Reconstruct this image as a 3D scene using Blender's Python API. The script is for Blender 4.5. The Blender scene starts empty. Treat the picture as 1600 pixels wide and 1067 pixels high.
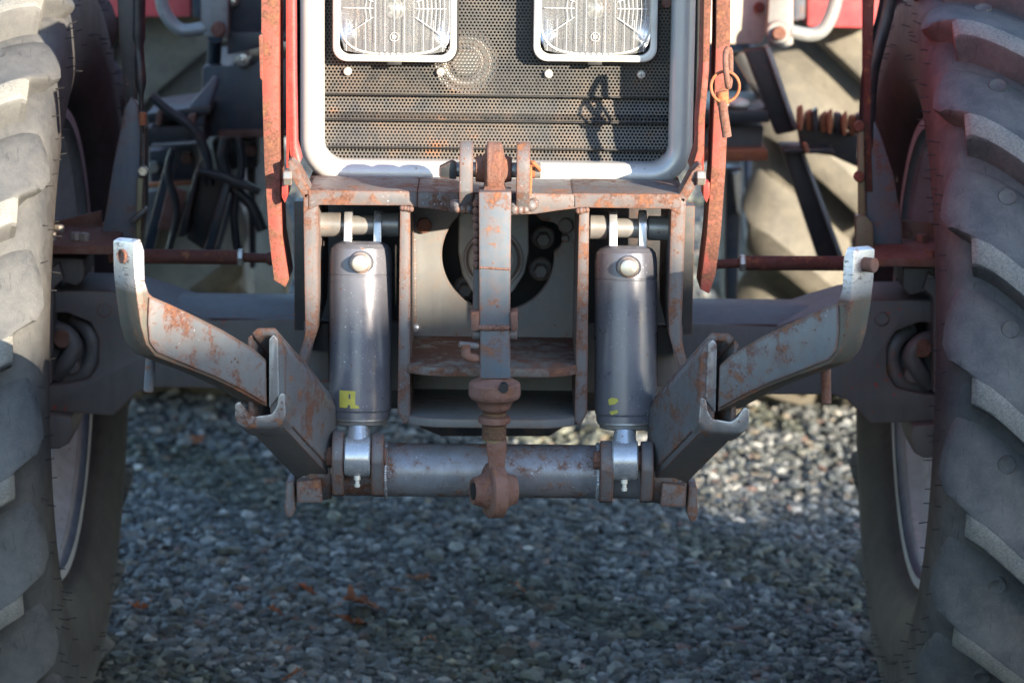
import bpy, bmesh, math, random
import numpy as np
from mathutils import Vector, Matrix, Euler
random.seed(7); np.random.seed(7)
R = math.radians
sc = bpy.context.scene
COL = sc.collection

# ------------------------------------------------------------------ camera
F_PX, CX, CY = 4900.0, 800.0, 533.5          # focal length in photo pixels (1600 px wide)
CAM = Vector((0.0, -5.10, 1.66))
yaw, pitch, roll = math.atan(30 / F_PX), R(11.33), R(0.70)
fwd = Vector((math.sin(yaw) * math.cos(pitch), math.cos(yaw) * math.cos(pitch), -math.sin(pitch)))
r0 = fwd.cross(Vector((0, 0, 1))).normalized()
u0 = r0.cross(fwd).normalized()
rgt = r0 * math.cos(roll) + u0 * math.sin(roll)
upv = -r0 * math.sin(roll) + u0 * math.cos(roll)
cd = bpy.data.cameras.new('camera'); cam = bpy.data.objects.new('camera', cd); COL.objects.link(cam)
M = Matrix((rgt, upv, -fwd)).transposed().to_4x4(); M.translation = CAM
cam.matrix_world = M
cd.sensor_width = 36; cd.lens = F_PX / 1600 * 36
cd.clip_start = 0.1; cd.clip_end = 3000
cd.dof.use_dof = True; cd.dof.focus_distance = 4.32; cd.dof.aperture_fstop = 6.3
sc.camera = cam

# ------------------------------------------------------------------ sky, sun, exposure
SUN_EL, SUN_AZ = R(13.5), R(38)                # azimuth measured from -Y (behind the camera) towards +X
sun_dir = Vector((math.sin(SUN_AZ) * math.cos(SUN_EL), -math.cos(SUN_AZ) * math.cos(SUN_EL), math.sin(SUN_EL)))
w = bpy.data.worlds.new('World'); sc.world = w; w.use_nodes = True
nt = w.node_tree; bg = nt.nodes['Background']
sky = nt.nodes.new('ShaderNodeTexSky'); sky.sky_type = 'NISHITA'; sky.sun_disc = False
sky.sun_elevation = SUN_EL
sky.sun_rotation = math.atan2(sun_dir.x, sun_dir.y)
sky.air_density = 1.0; sky.dust_density = 0.5; sky.ozone_density = 2.0
nt.links.new(sky.outputs[0], bg.inputs[0]); bg.inputs[1].default_value = 0.15
sd = bpy.data.lights.new('sun', 'SUN'); sd.energy = 4.4; sd.angle = R(0.5); sd.color = (1.0, 0.86, 0.67)
so = bpy.data.objects.new('sun', sd); COL.objects.link(so)
so.rotation_euler = sun_dir.to_track_quat('Z', 'Y').to_euler(); so.location = (6, -8, 6)
vs = sc.view_settings; vs.view_transform = 'Standard'; vs.look = 'None'; vs.gamma = 1; vs.exposure = 2.05
vs.use_curve_mapping = False
sc.render.engine = 'CYCLES'
sc.cycles.max_bounces = 6; sc.cycles.diffuse_bounces = 3; sc.cycles.glossy_bounces = 3
sc.cycles.transparent_max_bounces = 8; sc.cycles.transmission_bounces = 4
sc.cycles.caustics_reflective = False; sc.cycles.caustics_refractive = False

# ------------------------------------------------------------------ measuring helpers
def at_plane(u, v, p, n):
    d = fwd + rgt * ((u - CX) / F_PX) - upv * ((v - CY) / F_PX)
    t = (Vector(p) - CAM).dot(Vector(n)) / d.dot(Vector(n))
    return CAM + d * t
def at(u, v, Y): return at_plane(u, v, (0, Y, 0), (0, 1, 0))
def ground_at(u, v, z=0.0): return at_plane(u, v, (0, 0, z), (0, 0, 1))
def zz(v, Y, u=770): return at(u, v, Y).z
def xx(u, Y, v=533): return at(u, v, Y).x
def px(n, Y): return n * (Y + 5.2) / F_PX     # n photo pixels in metres at depth Y

# ------------------------------------------------------------------ materials
def newmat(name):
    m = bpy.data.materials.new(name); m.use_nodes = True
    n = m.node_tree.nodes; l = m.node_tree.links
    return m, n, l, n['Principled BSDF']
def noise(n, l, co, scale, detail=6, rough=0.6, dist=0.0):
    t = n.new('ShaderNodeTexNoise'); t.inputs['Scale'].default_value = scale
    t.inputs['Detail'].default_value = detail; t.inputs['Roughness'].default_value = rough
    t.inputs['Distortion'].default_value = dist
    l.new(co, t.inputs['Vector']); return t.outputs['Fac']
def ramp(n, l, f, a, b, ca=(0,0,0,1), cb=(1,1,1,1)):
    r = n.new('ShaderNodeValToRGB'); e = r.color_ramp.elements
    e[0].position = a; e[0].color = ca; e[1].position = b; e[1].color = cb
    l.new(f, r.inputs[0]); return r.outputs[0]
def mix(n, l, f, a, b):
    m = n.new('ShaderNodeMix'); m.data_type = 'RGBA'
    if isinstance(f, (int, float)): m.inputs[0].default_value = f
    else: l.new(f, m.inputs[0])
    for i, c in ((6, a), (7, b)):
        if isinstance(c, tuple): m.inputs[i].default_value = (*c[:3], 1)
        else: l.new(c, m.inputs[i])
    return m.outputs[2]
def mth(n, l, op, a, b=0.0):
    m = n.new('ShaderNodeMath'); m.operation = op
    for i, c in ((0, a), (1, b)):
        if isinstance(c, (int, float)): m.inputs[i].default_value = c
        else: l.new(c, m.inputs[i])
    return m.outputs[0]
def poscoord(n, off=None):
    t = n.new('ShaderNodeTexCoord'); return t.outputs['Object']
RUST1, RUST2 = (0.17, 0.068, 0.040), (0.075, 0.036, 0.026)
def metal(name, base, base2=None, rust=0.35, edge=0.7, edgecol=None, rough=0.5, metallic=0.0, spots=0.5,
          dust=0.25, dustcol=(0.26, 0.24, 0.20), rust1=RUST1, rust2=RUST2, bump=0.25, edgew=0.004, flecks=None, scale=1.0, grime=0.35, scuff=0.0):
    """weathered painted steel: tone drift, dust, rust patches, rust or bare metal along the edges"""
    m, n, l, p = newmat(name)
    co = poscoord(n); base2 = base2 or tuple(c * 0.62 for c in base)
    big = noise(n, l, co, 9 * scale, 5, 0.65); mid = noise(n, l, co, 46 * scale, 7, 0.7, 0.3); fine = noise(n, l, co, 260 * scale, 4, 0.6)
    c = mix(n, l, ramp(n, l, big, .35, .68), base, base2)
    if grime:
        sep = n.new('ShaderNodeMapping'); l.new(co, sep.inputs[0]); sep.inputs['Scale'].default_value = (60, 60, 7)
        st = noise(n, l, sep.outputs[0], 1.0, 4, 0.6)
        c = mix(n, l, mth(n, l, 'MULTIPLY', ramp(n, l, st, .45, .75), grime), c, tuple(x * 0.35 for x in base))
    dn = mth(n, l, 'MULTIPLY', ramp(n, l, mth(n, l, 'ADD', mth(n, l, 'MULTIPLY', mid, .5), mth(n, l, 'MULTIPLY', big, .5)), .42, .66), dust)
    c = mix(n, l, dn, c, dustcol)
    if flecks:
        v = n.new('ShaderNodeTexVoronoi'); v.inputs['Scale'].default_value = 55; l.new(co, v.inputs['Vector'])
        fm = mth(n, l, 'MULTIPLY', ramp(n, l, v.outputs['Distance'], .12, .2, (1,1,1,1), (0,0,0,1)), ramp(n, l, big, .55, .6))
        c = mix(n, l, fm, c, flecks)
    rustc = mix(n, l, ramp(n, l, fine, .35, .65), rust1, rust2)
    rustc = mix(n, l, ramp(n, l, mid, .55, .75), rustc, (0.26, 0.115, 0.055))
    th = 1.0 - rust
    tiny = noise(n, l, co, 620 * scale, 3, .7)
    comb = mth(n, l, 'ADD', mth(n, l, 'MULTIPLY', big, .42), mth(n, l, 'MULTIPLY', mid, .44))
    comb = mth(n, l, 'ADD', comb, mth(n, l, 'MULTIPLY', mth(n, l, 'ADD', fine, tiny), .07))
    lo = 0.33 + 0.33 * th
    mask = ramp(n, l, comb, lo - .01, lo + .055)
    if spots:
        v = n.new('ShaderNodeTexVoronoi'); v.inputs['Scale'].default_value = 90 * scale; l.new(co, v.inputs['Vector'])
        sm = mth(n, l, 'MULTIPLY', ramp(n, l, v.outputs['Distance'], .10, .2, (1,1,1,1), (0,0,0,1)), ramp(n, l, mid, .60 - .15 * spots, .66 - .15 * spots))
        mask = mth(n, l, 'MAXIMUM', mask, sm)
    if edge:
        bv = n.new('ShaderNodeBevel'); bv.samples = 4; bv.inputs['Radius'].default_value = edgew
        g = n.new('ShaderNodeNewGeometry'); d = n.new('ShaderNodeVectorMath'); d.operation = 'DOT_PRODUCT'
        l.new(bv.outputs[0], d.inputs[0]); l.new(g.outputs['Normal'], d.inputs[1])
        em = mth(n, l, 'MULTIPLY', mth(n, l, 'SUBTRACT', 1.0, d.outputs['Value']), 16.0)
        em = mth(n, l, 'MULTIPLY', em, mth(n, l, 'ADD', mid, -.05 + .5 * edge))
        em = ramp(n, l, em, .35, .95)
        if edgecol:
            c = mix(n, l, em, c, edgecol)
        else:
            mask = mth(n, l, 'MAXIMUM', mask, em)
    # thin brown halo where rust water has run over the paint
    halo = mth(n, l, 'MULTIPLY', ramp(n, l, comb, lo - .09, lo), .45) if rust > .12 else 0.0
    if rust > .12: c = mix(n, l, halo, c, tuple((a_ * .55 + b_ * .45) * .9 for a_, b_ in zip(base, rust1)))
    c = mix(n, l, mask, c, rustc)
    sf_ = None
    if scuff:
        mp2_ = n.new('ShaderNodeMapping'); l.new(co, mp2_.inputs[0]); mp2_.inputs['Rotation'].default_value = (.3, .5, .4); mp2_.inputs['Scale'].default_value = (320, 320, 60)
        s1_ = mth(n, l, 'SUBTRACT', noise(n, l, mp2_.outputs[0], 1.0, 3, .7), .045); s2_ = noise(n, l, co, 330, 3, .6)
        pk_ = mth(n, l, 'MULTIPLY', ramp(n, l, mth(n, l, 'MAXIMUM', s1_, s2_), .70 - .06 * scuff, .74 - .06 * scuff), ramp(n, l, noise(n, l, co, 14, 3, .6), .46, .58))
        sf_ = mth(n, l, 'MULTIPLY', pk_, .8); c = mix(n, l, sf_, c, (.55, .56, .60))
    l.new(c, p.inputs['Base Color'])
    rr = n.new('ShaderNodeMix'); rr.data_type = 'FLOAT'; l.new(mask, rr.inputs[0]); rr.inputs[2].default_value = rough; rr.inputs[3].default_value = .9
    ra = mth(n, l, 'ADD', rr.outputs[0], mth(n, l, 'MULTIPLY', mth(n, l, 'SUBTRACT', mid, .5), .35)); l.new(ra, p.inputs['Roughness'])
    mm = mth(n, l, 'MULTIPLY', mth(n, l, 'SUBTRACT', 1.0, mask), metallic); l.new(mm, p.inputs['Metallic'])
    b = n.new('ShaderNodeBump'); b.inputs['Strength'].default_value = bump; b.inputs['Distance'].default_value = .002
    hh = mth(n, l, 'ADD', mth(n, l, 'MULTIPLY', fine, mth(n, l, 'ADD', mth(n, l, 'MULTIPLY', mask, .8), .12)), mth(n, l, 'MULTIPLY', mid, .25))
    hh = mth(n, l, 'ADD', hh, mth(n, l, 'MULTIPLY', mask, .3))
    l.new(hh, b.inputs['Height']); l.new(b.outputs[0], p.inputs['Normal'])
    return m

def worn_hook(name):
    """grey painted forging whose upper end is scraped to bright metal"""
    m = metal(name, (0.10, 0.098, 0.082), rust=.46, edge=.9, dust=.3, rough=.45, spots=.9, metallic=0.2)
    n = m.node_tree.nodes; l = m.node_tree.links; p = n['Principled BSDF']
    co = poscoord(n); mp = n.new('ShaderNodeMapping'); l.new(co, mp.inputs[0]); mp.inputs['Scale'].default_value = (60, 60, 420)
    sc_ = noise(n, l, mp.outputs[0], 1.0, 5, .7)
    big = noise(n, l, co, 70, 6, .7)
    sx = n.new('ShaderNodeSeparateXYZ'); l.new(co, sx.inputs[0])
    zf = ramp(n, l, mth(n, l, 'ADD', mth(n, l, 'MULTIPLY', mth(n, l, 'SUBTRACT', sx.outputs[2], 0.925), 6.0), .5), .45, .62)
    g = n.new('ShaderNodeNewGeometry')
    s2 = n.new('ShaderNodeSeparateXYZ'); l.new(g.outputs['Normal'], s2.inputs[0])
    xf = ramp(n, l, mth(n, l, 'ABSOLUTE', s2.outputs[0]), .66, .72)
    msk = mth(n, l, 'MULTIPLY', zf, ramp(n, l, mth(n, l, 'ADD', mth(n, l, 'MULTIPLY', sc_, .5), mth(n, l, 'MULTIPLY', big, .5)), .40, .47))
    old = p.inputs['Base Color'].links[0].from_socket
    l.new(mix(n, l, msk, old, (0.62, 0.60, 0.62)), p.inputs['Base Color'])
    om = p.inputs['Metallic'].links[0].from_socket; l.new(mth(n, l, 'MAXIMUM', om, mth(n, l, 'MULTIPLY', msk, .85)), p.inputs['Metallic'])
    orr = p.inputs['Roughness'].links[0].from_socket
    x = n.new('ShaderNodeMix'); x.data_type = 'FLOAT'; l.new(msk, x.inputs[0]); l.new(orr, x.inputs[2]); x.inputs[3].default_value = .36
    l.new(x.outputs[0], p.inputs['Roughness'])
    return m

MAT = {}
MAT['frame'] = metal('weathered_frame_paint', (0.13, 0.13, 0.14), rust=.46, edge=1.0, dust=.35, spots=.8, edgew=.007, scuff=.6)
MAT['frame_light'] = metal('pale_plate_paint', (0.17, 0.175, 0.18), (0.115, 0.12, 0.125), rust=.24, edge=.3, dust=.45, dustcol=(.24, .22, .18), spots=.4)
MAT['shelf'] = metal('rusty_shelf', (0.16, 0.16, 0.15), rust=.60, edge=1, dust=.4, spots=.8)
MAT['arm'] = metal('arm_grey_paint', (0.135, 0.145, 0.155), (0.10, 0.108, 0.12), rust=.43, edge=1.0, dust=.3, dustcol=(.2, .19, .17), rough=.4, spots=1.0, edgew=.006, scuff=.7)
MAT['hook'] = worn_hook('scraped_hook_steel')
MAT['bare_edge'] = metal('scuffed_channel_steel', (0.30, 0.30, 0.31), rust=.38, edge=.9, edgecol=(.6, .6, .6), rough=.4, metallic=.6, spots=1)
MAT['cyl'] = metal('cylinder_grey_enamel', (0.150, 0.150, 0.178), (0.125, 0.125, 0.150), rust=.05, edge=0, rough=.32, dust=.22, dustcol=(.28, .28, .28), spots=.35, metallic=.35, bump=.06, grime=.3, scuff=.8)
MAT['rod'] = metal('silver_rod_paint', (0.52, 0.53, 0.56), (0.42, 0.43, 0.46), rust=.10, edge=0, rough=.28, metallic=.6, dust=.12, spots=.3, bump=.02, grime=.2)
MAT['pinsteel'] = metal('dull_pin_steel', (0.34, 0.33, 0.32), rust=.28, edge=0, rough=.4, metallic=.5, dust=.3)
MAT['tube'] = metal('cross_tube_paint', (0.25, 0.26, 0.285), (0.17, 0.18, 0.20), rust=.47, scuff=.8, edge=0, rough=.36, metallic=.3, dust=.35, dustcol=(.28, .23, .17), spots=.4)
MAT['hub'] = metal('pale_shaft_housing_paint', (0.36, 0.36, 0.34), (0.28, 0.28, 0.27), rust=.15, edge=.2, dust=.4, spots=.3)
MAT['linkblue'] = metal('link_blue_grey_paint', (0.092, 0.120, 0.152), (0.07, 0.09, 0.115), rust=.44, edge=.85, rough=.5, spots=1.0, dust=.25)
MAT['rust'] = metal('surface_rust', (0.19, 0.10, 0.078), rust=.55, edge=0, rough=.85, spots=0, dust=.4, dustcol=(.30, .20, .15), rust1=(.18, .075, .05), rust2=(.10, .045, .033), bump=.5)
MAT['rustorange'] = metal('orange_rust', (0.36, 0.12, 0.06), rust=.5, edge=0, rough=.9, spots=0, dust=.3, dustcol=(.42, .26, .17), rust1=(.42, .14, .05), rust2=(.25, .08, .035), bump=.4)
MAT['rustrod'] = metal('red_brown_rust', (0.09, 0.025, 0.018), rust=.5, edge=0, rough=.8, spots=0, dust=.15, rust1=(.12, .03, .02), rust2=(.06, .02, .015), bump=.4)
MAT['axle'] = metal('axle_dull_paint', (0.118, 0.114, 0.116), (0.088, 0.085, 0.088), rust=.16, edge=.35, rough=.55, dust=.35, dustcol=(.18, .165, .16), flecks=(.30, .05, .035), spots=.3)
MAT['dark'] = metal('black_frame_paint', (0.020, 0.022, 0.026), rust=.18, edge=.5, rough=.45, dust=.25, dustcol=(.09, .085, .08), spots=.5)
MAT['navy'] = metal('navy_frame_paint', (0.028, 0.040, 0.058), (0.02, 0.028, 0.04), rust=.16, edge=.3, rough=.4, dust=.3, dustcol=(.10, .10, .10), spots=.5)
MAT['bluepost'] = metal('blue_grey_post_paint', (0.085, 0.105, 0.14), (0.06, 0.075, 0.10), rust=.28, edge=.6, rough=.5, dust=.25)
MAT['red'] = metal('red_bonnet_paint', (0.50, 0.035, 0.03), (0.42, 0.03, 0.028), rust=.10, edge=.1, rough=.28, dust=.15, dustcol=(.45, .18, .14), spots=.1, bump=.05, grime=.15)
MAT['redworn'] = metal('worn_red_bar_paint', (0.34, 0.045, 0.035), (0.34, 0.10, 0.07), rust=.62, edge=.6, rough=.6, dust=.4, dustcol=(.42, .20, .14), rust1=(.17, .065, .04), rust2=(.09, .038, .026), spots=.9)
MAT['redfender'] = metal('faded_red_mudguard_paint', (0.55, 0.07, 0.08), rust=0, edge=0, rough=.4, dust=.2, dustcol=(.6, .3, .25), spots=0, bump=.05, grime=.1)
MAT['silver'] = metal('silver_grille_frame_paint', (0.50, 0.50, 0.50), (0.46, 0.46, 0.465), rust=.02, edge=0, rough=.33, metallic=.25, dust=.15, dustcol=(.55, .5, .42), spots=.12, bump=.03, grime=.1)
MAT['mesh'] = metal('dusty_grille_mesh', (0.07, 0.07, 0.07), (0.05, 0.05, 0.052), rust=.30, edge=0, rough=.5, metallic=.3, dust=.60, dustcol=(.20, .18, .14), spots=0, rust1=(.24, .12, .07), rust2=(.15, .08, .05), scale=.5)
MAT['cream'] = metal('cream_paint_and_sun_tone', (0.66, 0.63, 0.54), rust=.04, edge=.2, rough=.4, dust=.2, spots=.2)
MAT['greytube'] = metal('grey_handrail_paint', (0.30, 0.31, 0.31), rust=.14, edge=.2, rough=.4, dust=.2, metallic=.2)
MAT['rim'] = metal('grey_rim_paint', (0.52, 0.54, 0.58), (0.44, 0.46, 0.50), rust=.09, edge=.2, rough=.4, dust=.3, dustcol=(.30, .27, .25), spots=.2, metallic=.1)
MAT['olive'] = metal('olive_plated_strip', (0.22, 0.20, 0.10), rust=.15, edge=.3, rough=.5)
MAT['nut'] = metal('zinc_plated_steel', (0.62, 0.61, 0.55), rust=.12, edge=.4, rough=.32, metallic=.7, dust=.3, spots=.3)
MAT['screw'] = metal('pale_screw_steel', (0.78, 0.76, 0.70), rust=.05, edge=0, rough=.4, metallic=.3, dust=.1, spots=0)
MAT['bezel'] = metal('cream_white_bezel', (0.74, 0.73, 0.68), rust=0, edge=0, rough=.35, dust=.2, dustcol=(.5, .46, .36), spots=0, bump=.02, grime=.1)

def simple(name, col, rough=.5, metallic=0.0):
    m, n, l, p = newmat(name)
    co = poscoord(n); f = noise(n, l, co, 40, 5, .6)
    l.new(mix(n, l, ramp(n, l, f, .3, .7), col, tuple(c * .7 for c in col)), p.inputs['Base Color'])
    p.inputs['Roughness'].default_value = rough; p.inputs['Metallic'].default_value = metallic
    return m
MAT['black'] = simple('black_plastic_and_fold_shade', (0.012, 0.012, 0.013), .6)
MAT['chrome'] = simple('headlight_reflector_chrome', (0.90, 0.92, 0.97), .16, 1.0)
MAT['yellow'] = simple('yellow_decal_film', (0.54, 0.47, 0.08), .6)
MAT['white_print'] = simple('etched_lens_print', (0.75, 0.76, 0.78), .4)
MAT['hair'] = simple('rubber_hair', (0.03, 0.028, 0.028), .6)

def lens_mat():
    m, n, l, p = newmat('headlight_glass')
    out = n['Material Output']; n.remove(p)
    tr = n.new('ShaderNodeBsdfTransparent'); tr.inputs[0].default_value = (.93, .95, .97, 1)
    gl = n.new('ShaderNodeBsdfGlossy'); gl.inputs['Roughness'].default_value = .06
    df = n.new('ShaderNodeBsdfDiffuse'); df.inputs[0].default_value = (.7, .72, .74, 1)
    fr = n.new('ShaderNodeFresnel'); fr.inputs[0].default_value = 1.5
    a = n.new('ShaderNodeMixShader'); b = n.new('ShaderNodeMixShader')
    l.new(mth(n, l, 'MULTIPLY', fr.outputs[0], 1.4), a.inputs[0]); l.new(tr.outputs[0], a.inputs[1]); l.new(gl.outputs[0], a.inputs[2])
    b.inputs[0].default_value = .15; l.new(a.outputs[0], b.inputs[1]); l.new(df.outputs[0], b.inputs[2])
    l.new(b.outputs[0], out.inputs[0]); return m
MAT['glass'] = lens_mat()

def rubber(name, base, dustcol, dust, worn=False, radial=None):
    m, n, l, p = newmat(name)
    co = poscoord(n)
    big = noise(n, l, co, 4.5, 5, .6); mid = noise(n, l, co, 28, 7, .72, .4); fine = noise(n, l, co, 330, 3, .6)
    f = ramp(n, l, mth(n, l, 'ADD', mth(n, l, 'MULTIPLY', big, .55), mth(n, l, "MULTIPLY", mid, .45)), .39, .63)
    c = mix(n, l, mth(n, l, 'MULTIPLY', f, dust), base, dustcol)
    if radial:      # yard dust lies on the shoulder, the lower sidewall stays black
        r0_, r1_, b2, d2 = radial
        sp = n.new('ShaderNodeSeparateXYZ'); l.new(co, sp.inputs[0])
        rr_ = mth(n, l, 'SQRT', mth(n, l, 'ADD', mth(n, l, 'MULTIPLY', sp.outputs[1], sp.outputs[1]), mth(n, l, 'MULTIPLY', sp.outputs[2], sp.outputs[2])))
        rr_ = mth(n, l, 'ADD', rr_, mth(n, l, 'MULTIPLY', mth(n, l, 'SUBTRACT', mid, .5), .05))
        rm = n.new('ShaderNodeMapRange'); l.new(rr_, rm.inputs[0]); rm.inputs[1].default_value = r0_; rm.inputs[2].default_value = r1_
        c = mix(n, l, rm.outputs[0], c, mix(n, l, mth(n, l, 'MULTIPLY', f, dust), b2, d2))
    mp_ = n.new('ShaderNodeMapping'); l.new(co, mp_.inputs[0]); mp_.inputs['Scale'].default_value = (240, 30, 30)
    scr = ramp(n, l, noise(n, l, mp_.outputs[0], 1.0, 4, .65), .62, .68)
    c = mix(n, l, mth(n, l, 'MULTIPLY', scr, .5), c, tuple(x * .45 for x in base))
    if worn:
        c = mix(n, l, mth(n, l, 'MULTIPLY', ramp(n, l, fine, .42, .62), .30), c, tuple(x * 1.7 for x in dustcol))
    else:
        c = mix(n, l, mth(n, l, 'MULTIPLY', ramp(n, l, fine, .55, .7), .22), c, tuple(x * 1.5 for x in dustcol))
    l.new(c, p.inputs['Base Color']); p.inputs['Roughness'].default_value = .72
    p.inputs['Specular IOR Level'].default_value = .35
    b = n.new('ShaderNodeBump'); b.inputs['Strength'].default_value = .55 if worn else .22; b.inputs['Distance'].default_value = .002
    l.new(mth(n, l, 'ADD', fine, mth(n, l, 'MULTIPLY', mid, .6)), b.inputs['Height']); l.new(b.outputs[0], p.inputs['Normal'])
    return m
MAT['rubber'] = rubber('tyre_rubber', (0.032, 0.029, 0.029), (0.075, 0.067, 0.062), .8, radial=(.515, .575, (0.048, 0.052, 0.058), (0.125, 0.125, 0.122)))
MAT['tread'] = rubber('dusty_tread_rubber', (0.048, 0.052, 0.058), (0.125, 0.125, 0.122), .85)
MAT['lugtop'] = rubber('worn_lug_face_rubber', (0.105, 0.11, 0.11), (0.21, 0.205, 0.185), .8, True)
MAT['rear_rubber'] = rubber('dry_rear_tyre_rubber', (0.085, 0.08, 0.07), (0.18, 0.165, 0.13), .9)

# ------------------------------------------------------------------ object helpers
def link_mesh(name, me, mat, parent=None):
    o = bpy.data.objects.new(name, me); COL.objects.link(o)
    if mat is not None: me.materials.append(MAT[mat] if isinstance(mat, str) else mat)
    if parent: o.parent = parent
    return o
def from_bm(name, bm, mat, parent=None, smooth=None):
    bmesh.ops.recalc_face_normals(bm, faces=bm.faces)
    me = bpy.data.meshes.new(name); bm.to_mesh(me); bm.free()
    if smooth:
        for p in me.polygons: p.use_smooth = True
        me.set_sharp_from_angle(angle=R(smooth))
    return link_mesh(name, me, mat, parent)
def bevel_all(bm, w, seg=2, ang=25):
    if w <= 0: return
    bmesh.ops.recalc_face_normals(bm, faces=bm.faces)
    es = [e for e in bm.edges if len(e.link_faces) == 2 and e.calc_face_angle(0) > R(ang)]
    if es: bmesh.ops.bevel(bm, geom=es, offset=w, segments=seg, profile=.6, affect='EDGES', clamp_overlap=True)
def add_prism(bm, pts, vec):
    a = [bm.verts.new(p) for p in pts]; b = [bm.verts.new(Vector(p) + Vector(vec)) for p in pts]
    n = len(a); bm.faces.new(a); bm.faces.new(list(reversed(b)))
    for i in range(n):
        bm.faces.new((a[i], b[i], b[(i + 1) % n], a[(i + 1) % n]))
def prism(name, pts, vec, mat, parent=None, bev=.0015, seg=2):
    bm = bmesh.new(); add_prism(bm, pts, vec); bevel_all(bm, bev, seg)
    return from_bm(name, bm, mat, parent, 35)
def plate(name, pix, Y, th, mat, parent=None, bev=.0015):
    """upright plate measured in its own plane y=Y, th metres deep"""
    return prism(name, [at(u, v, Y) for u, v in pix], (0, th, 0), mat, parent, bev)
def box(name, lo, hi, mat, parent=None, bev=.002):
    x0, y0, z0 = lo; x1, y1, z1 = hi
    return prism(name, [(x0, y0, z0), (x1, y0, z0), (x1, y0, z1), (x0, y0, z1)], (0, y1 - y0, 0), mat, parent, bev)
def xprism(name, sec, x0, x1, mat, parent=None, bev=.002):
    """section given as (y,z) points, extruded sideways"""
    return prism(name, [(x0, y, z) for y, z in sec], (x1 - x0, 0, 0), mat, parent, bev)
def basis(axis):
    a = Vector(axis).normalized(); t = Vector((0, 0, 1)) if abs(a.z) < .9 else Vector((1, 0, 0))
    b = a.cross(t).normalized(); return a, b, a.cross(b)
def add_lathe(bm, o, axis, prof, seg=32, caps=True):
    a, b, c = basis(axis); o = Vector(o); rings = []
    for t, r in prof:
        rings.append([bm.verts.new(o + a * t + (b * math.cos(2 * math.pi * k / seg) + c * math.sin(2 * math.pi * k / seg)) * r) for k in range(seg)])
    for i in range(len(rings) - 1):
        for k in range(seg):
            bm.faces.new((rings[i][k], rings[i][(k + 1) % seg], rings[i + 1][(k + 1) % seg], rings[i + 1][k]))
    if caps: bm.faces.new(rings[0]); bm.faces.new(list(reversed(rings[-1])))
def lathe(name, o, axis, prof, mat, parent=None, seg=32, smooth=35, caps=True):
    bm = bmesh.new(); add_lathe(bm, o, axis, prof, seg, caps); return from_bm(name, bm, mat, parent, smooth)
def cyl(name, p0, p1, r, mat, parent=None, seg=24, ch=.15):
    p0, p1 = Vector(p0), Vector(p1); L = (p1 - p0).length; e = min(r * ch, L * .2)
    return lathe(name, p0, p1 - p0, [(0, r - e), (e, r), (L - e, r), (L, r - e)], mat, parent, seg)
def hexa(name, p0, p1, r, mat, parent=None): return cyl(name, p0, p1, r, mat, parent, 6, .12)
def add_tube(bm, pts, r, seg=10):
    pts = [Vector(p) for p in pts]; rings = []
    t0 = (pts[1] - pts[0]).normalized(); _, b, c = basis(t0)
    for i, p in enumerate(pts):
        t = (pts[min(i + 1, len(pts) - 1)] - pts[max(i - 1, 0)]).normalized()
        b = (b - t * b.dot(t)).normalized(); c = t.cross(b)
        rr = r[i] if isinstance(r, (list, tuple)) else r
        rings.append([bm.verts.new(p + (b * math.cos(2 * math.pi * k / seg) + c * math.sin(2 * math.pi * k / seg)) * rr) for k in range(seg)])
    for i in range(len(rings) - 1):
        for k in range(seg):
            bm.faces.new((rings[i][k], rings[i][(k + 1) % seg], rings[i + 1][(k + 1) % seg], rings[i + 1][k]))
    bm.faces.new(rings[0]); bm.faces.new(list(reversed(rings[-1])))
def smooth_path(pts, n=6):
    pts = [Vector(p) for p in pts]; out = []
    for i in range(len(pts) - 1):
        p0 = pts[max(i - 1, 0)]; p1 = pts[i]; p2 = pts[i + 1]; p3 = pts[min(i + 2, len(pts) - 1)]
        for k in range(n):
            t = k / n
            out.append(.5 * ((2 * p1) + (-p0 + p2) * t + (2 * p0 - 5 * p1 + 4 * p2 - p3) * t * t + (-p0 + 3 * p1 - 3 * p2 + p3) * t ** 3))
    out.append(pts[-1]); return out
def tube(name, pts, r, mat, parent=None, seg=12, n=6, curve=True):
    bm = bmesh.new(); add_tube(bm, smooth_path(pts, n) if curve and len(pts) > 2 else pts, r, seg); return from_bm(name, bm, mat, parent, 50)
def holed(name, outer, holes, Y, th, mat, parent=None, bev=.001):
    """upright plate with cut-outs; outlines in metres (x,z) at y=Y"""
    cu = bpy.data.curves.new(name, 'CURVE'); cu.dimensions = '2D'; cu.fill_mode = 'BOTH'; cu.extrude = th / 2 - bev; cu.bevel_depth = bev; cu.bevel_resolution = 1; cu.offset = -bev
    for loop in [outer] + holes:
        s = cu.splines.new('POLY'); s.points.add(len(loop) - 1); s.use_cyclic_u = True
        for i, (x, z) in enumerate(loop): s.points[i].co = (x, z, 0, 1)
    t = bpy.data.objects.new('tmp', cu); COL.objects.link(t)
    dg = bpy.context.evaluated_depsgraph_get(); me = bpy.data.meshes.new_from_object(t.evaluated_get(dg))
    bpy.data.objects.remove(t); bpy.data.curves.remove(cu)
    me.transform(Matrix.Translation((0, Y + th / 2, 0)) @ Matrix.Rotation(R(90), 4, 'X'))
    me.materials.clear()
    return link_mesh(name, me, mat, parent)
def rrect(x0, z0, x1, z1, r, n=6):
    out = []
    for cx, cz, a0 in ((x1 - r, z1 - r, 0), (x0 + r, z1 - r, 90), (x0 + r, z0 + r, 180), (x1 - r, z0 + r, 270)):
        for k in range(n + 1):
            a = R(a0 + 90 * k / n); out.append((cx + r * math.cos(a), cz + r * math.sin(a)))
    return out
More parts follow.
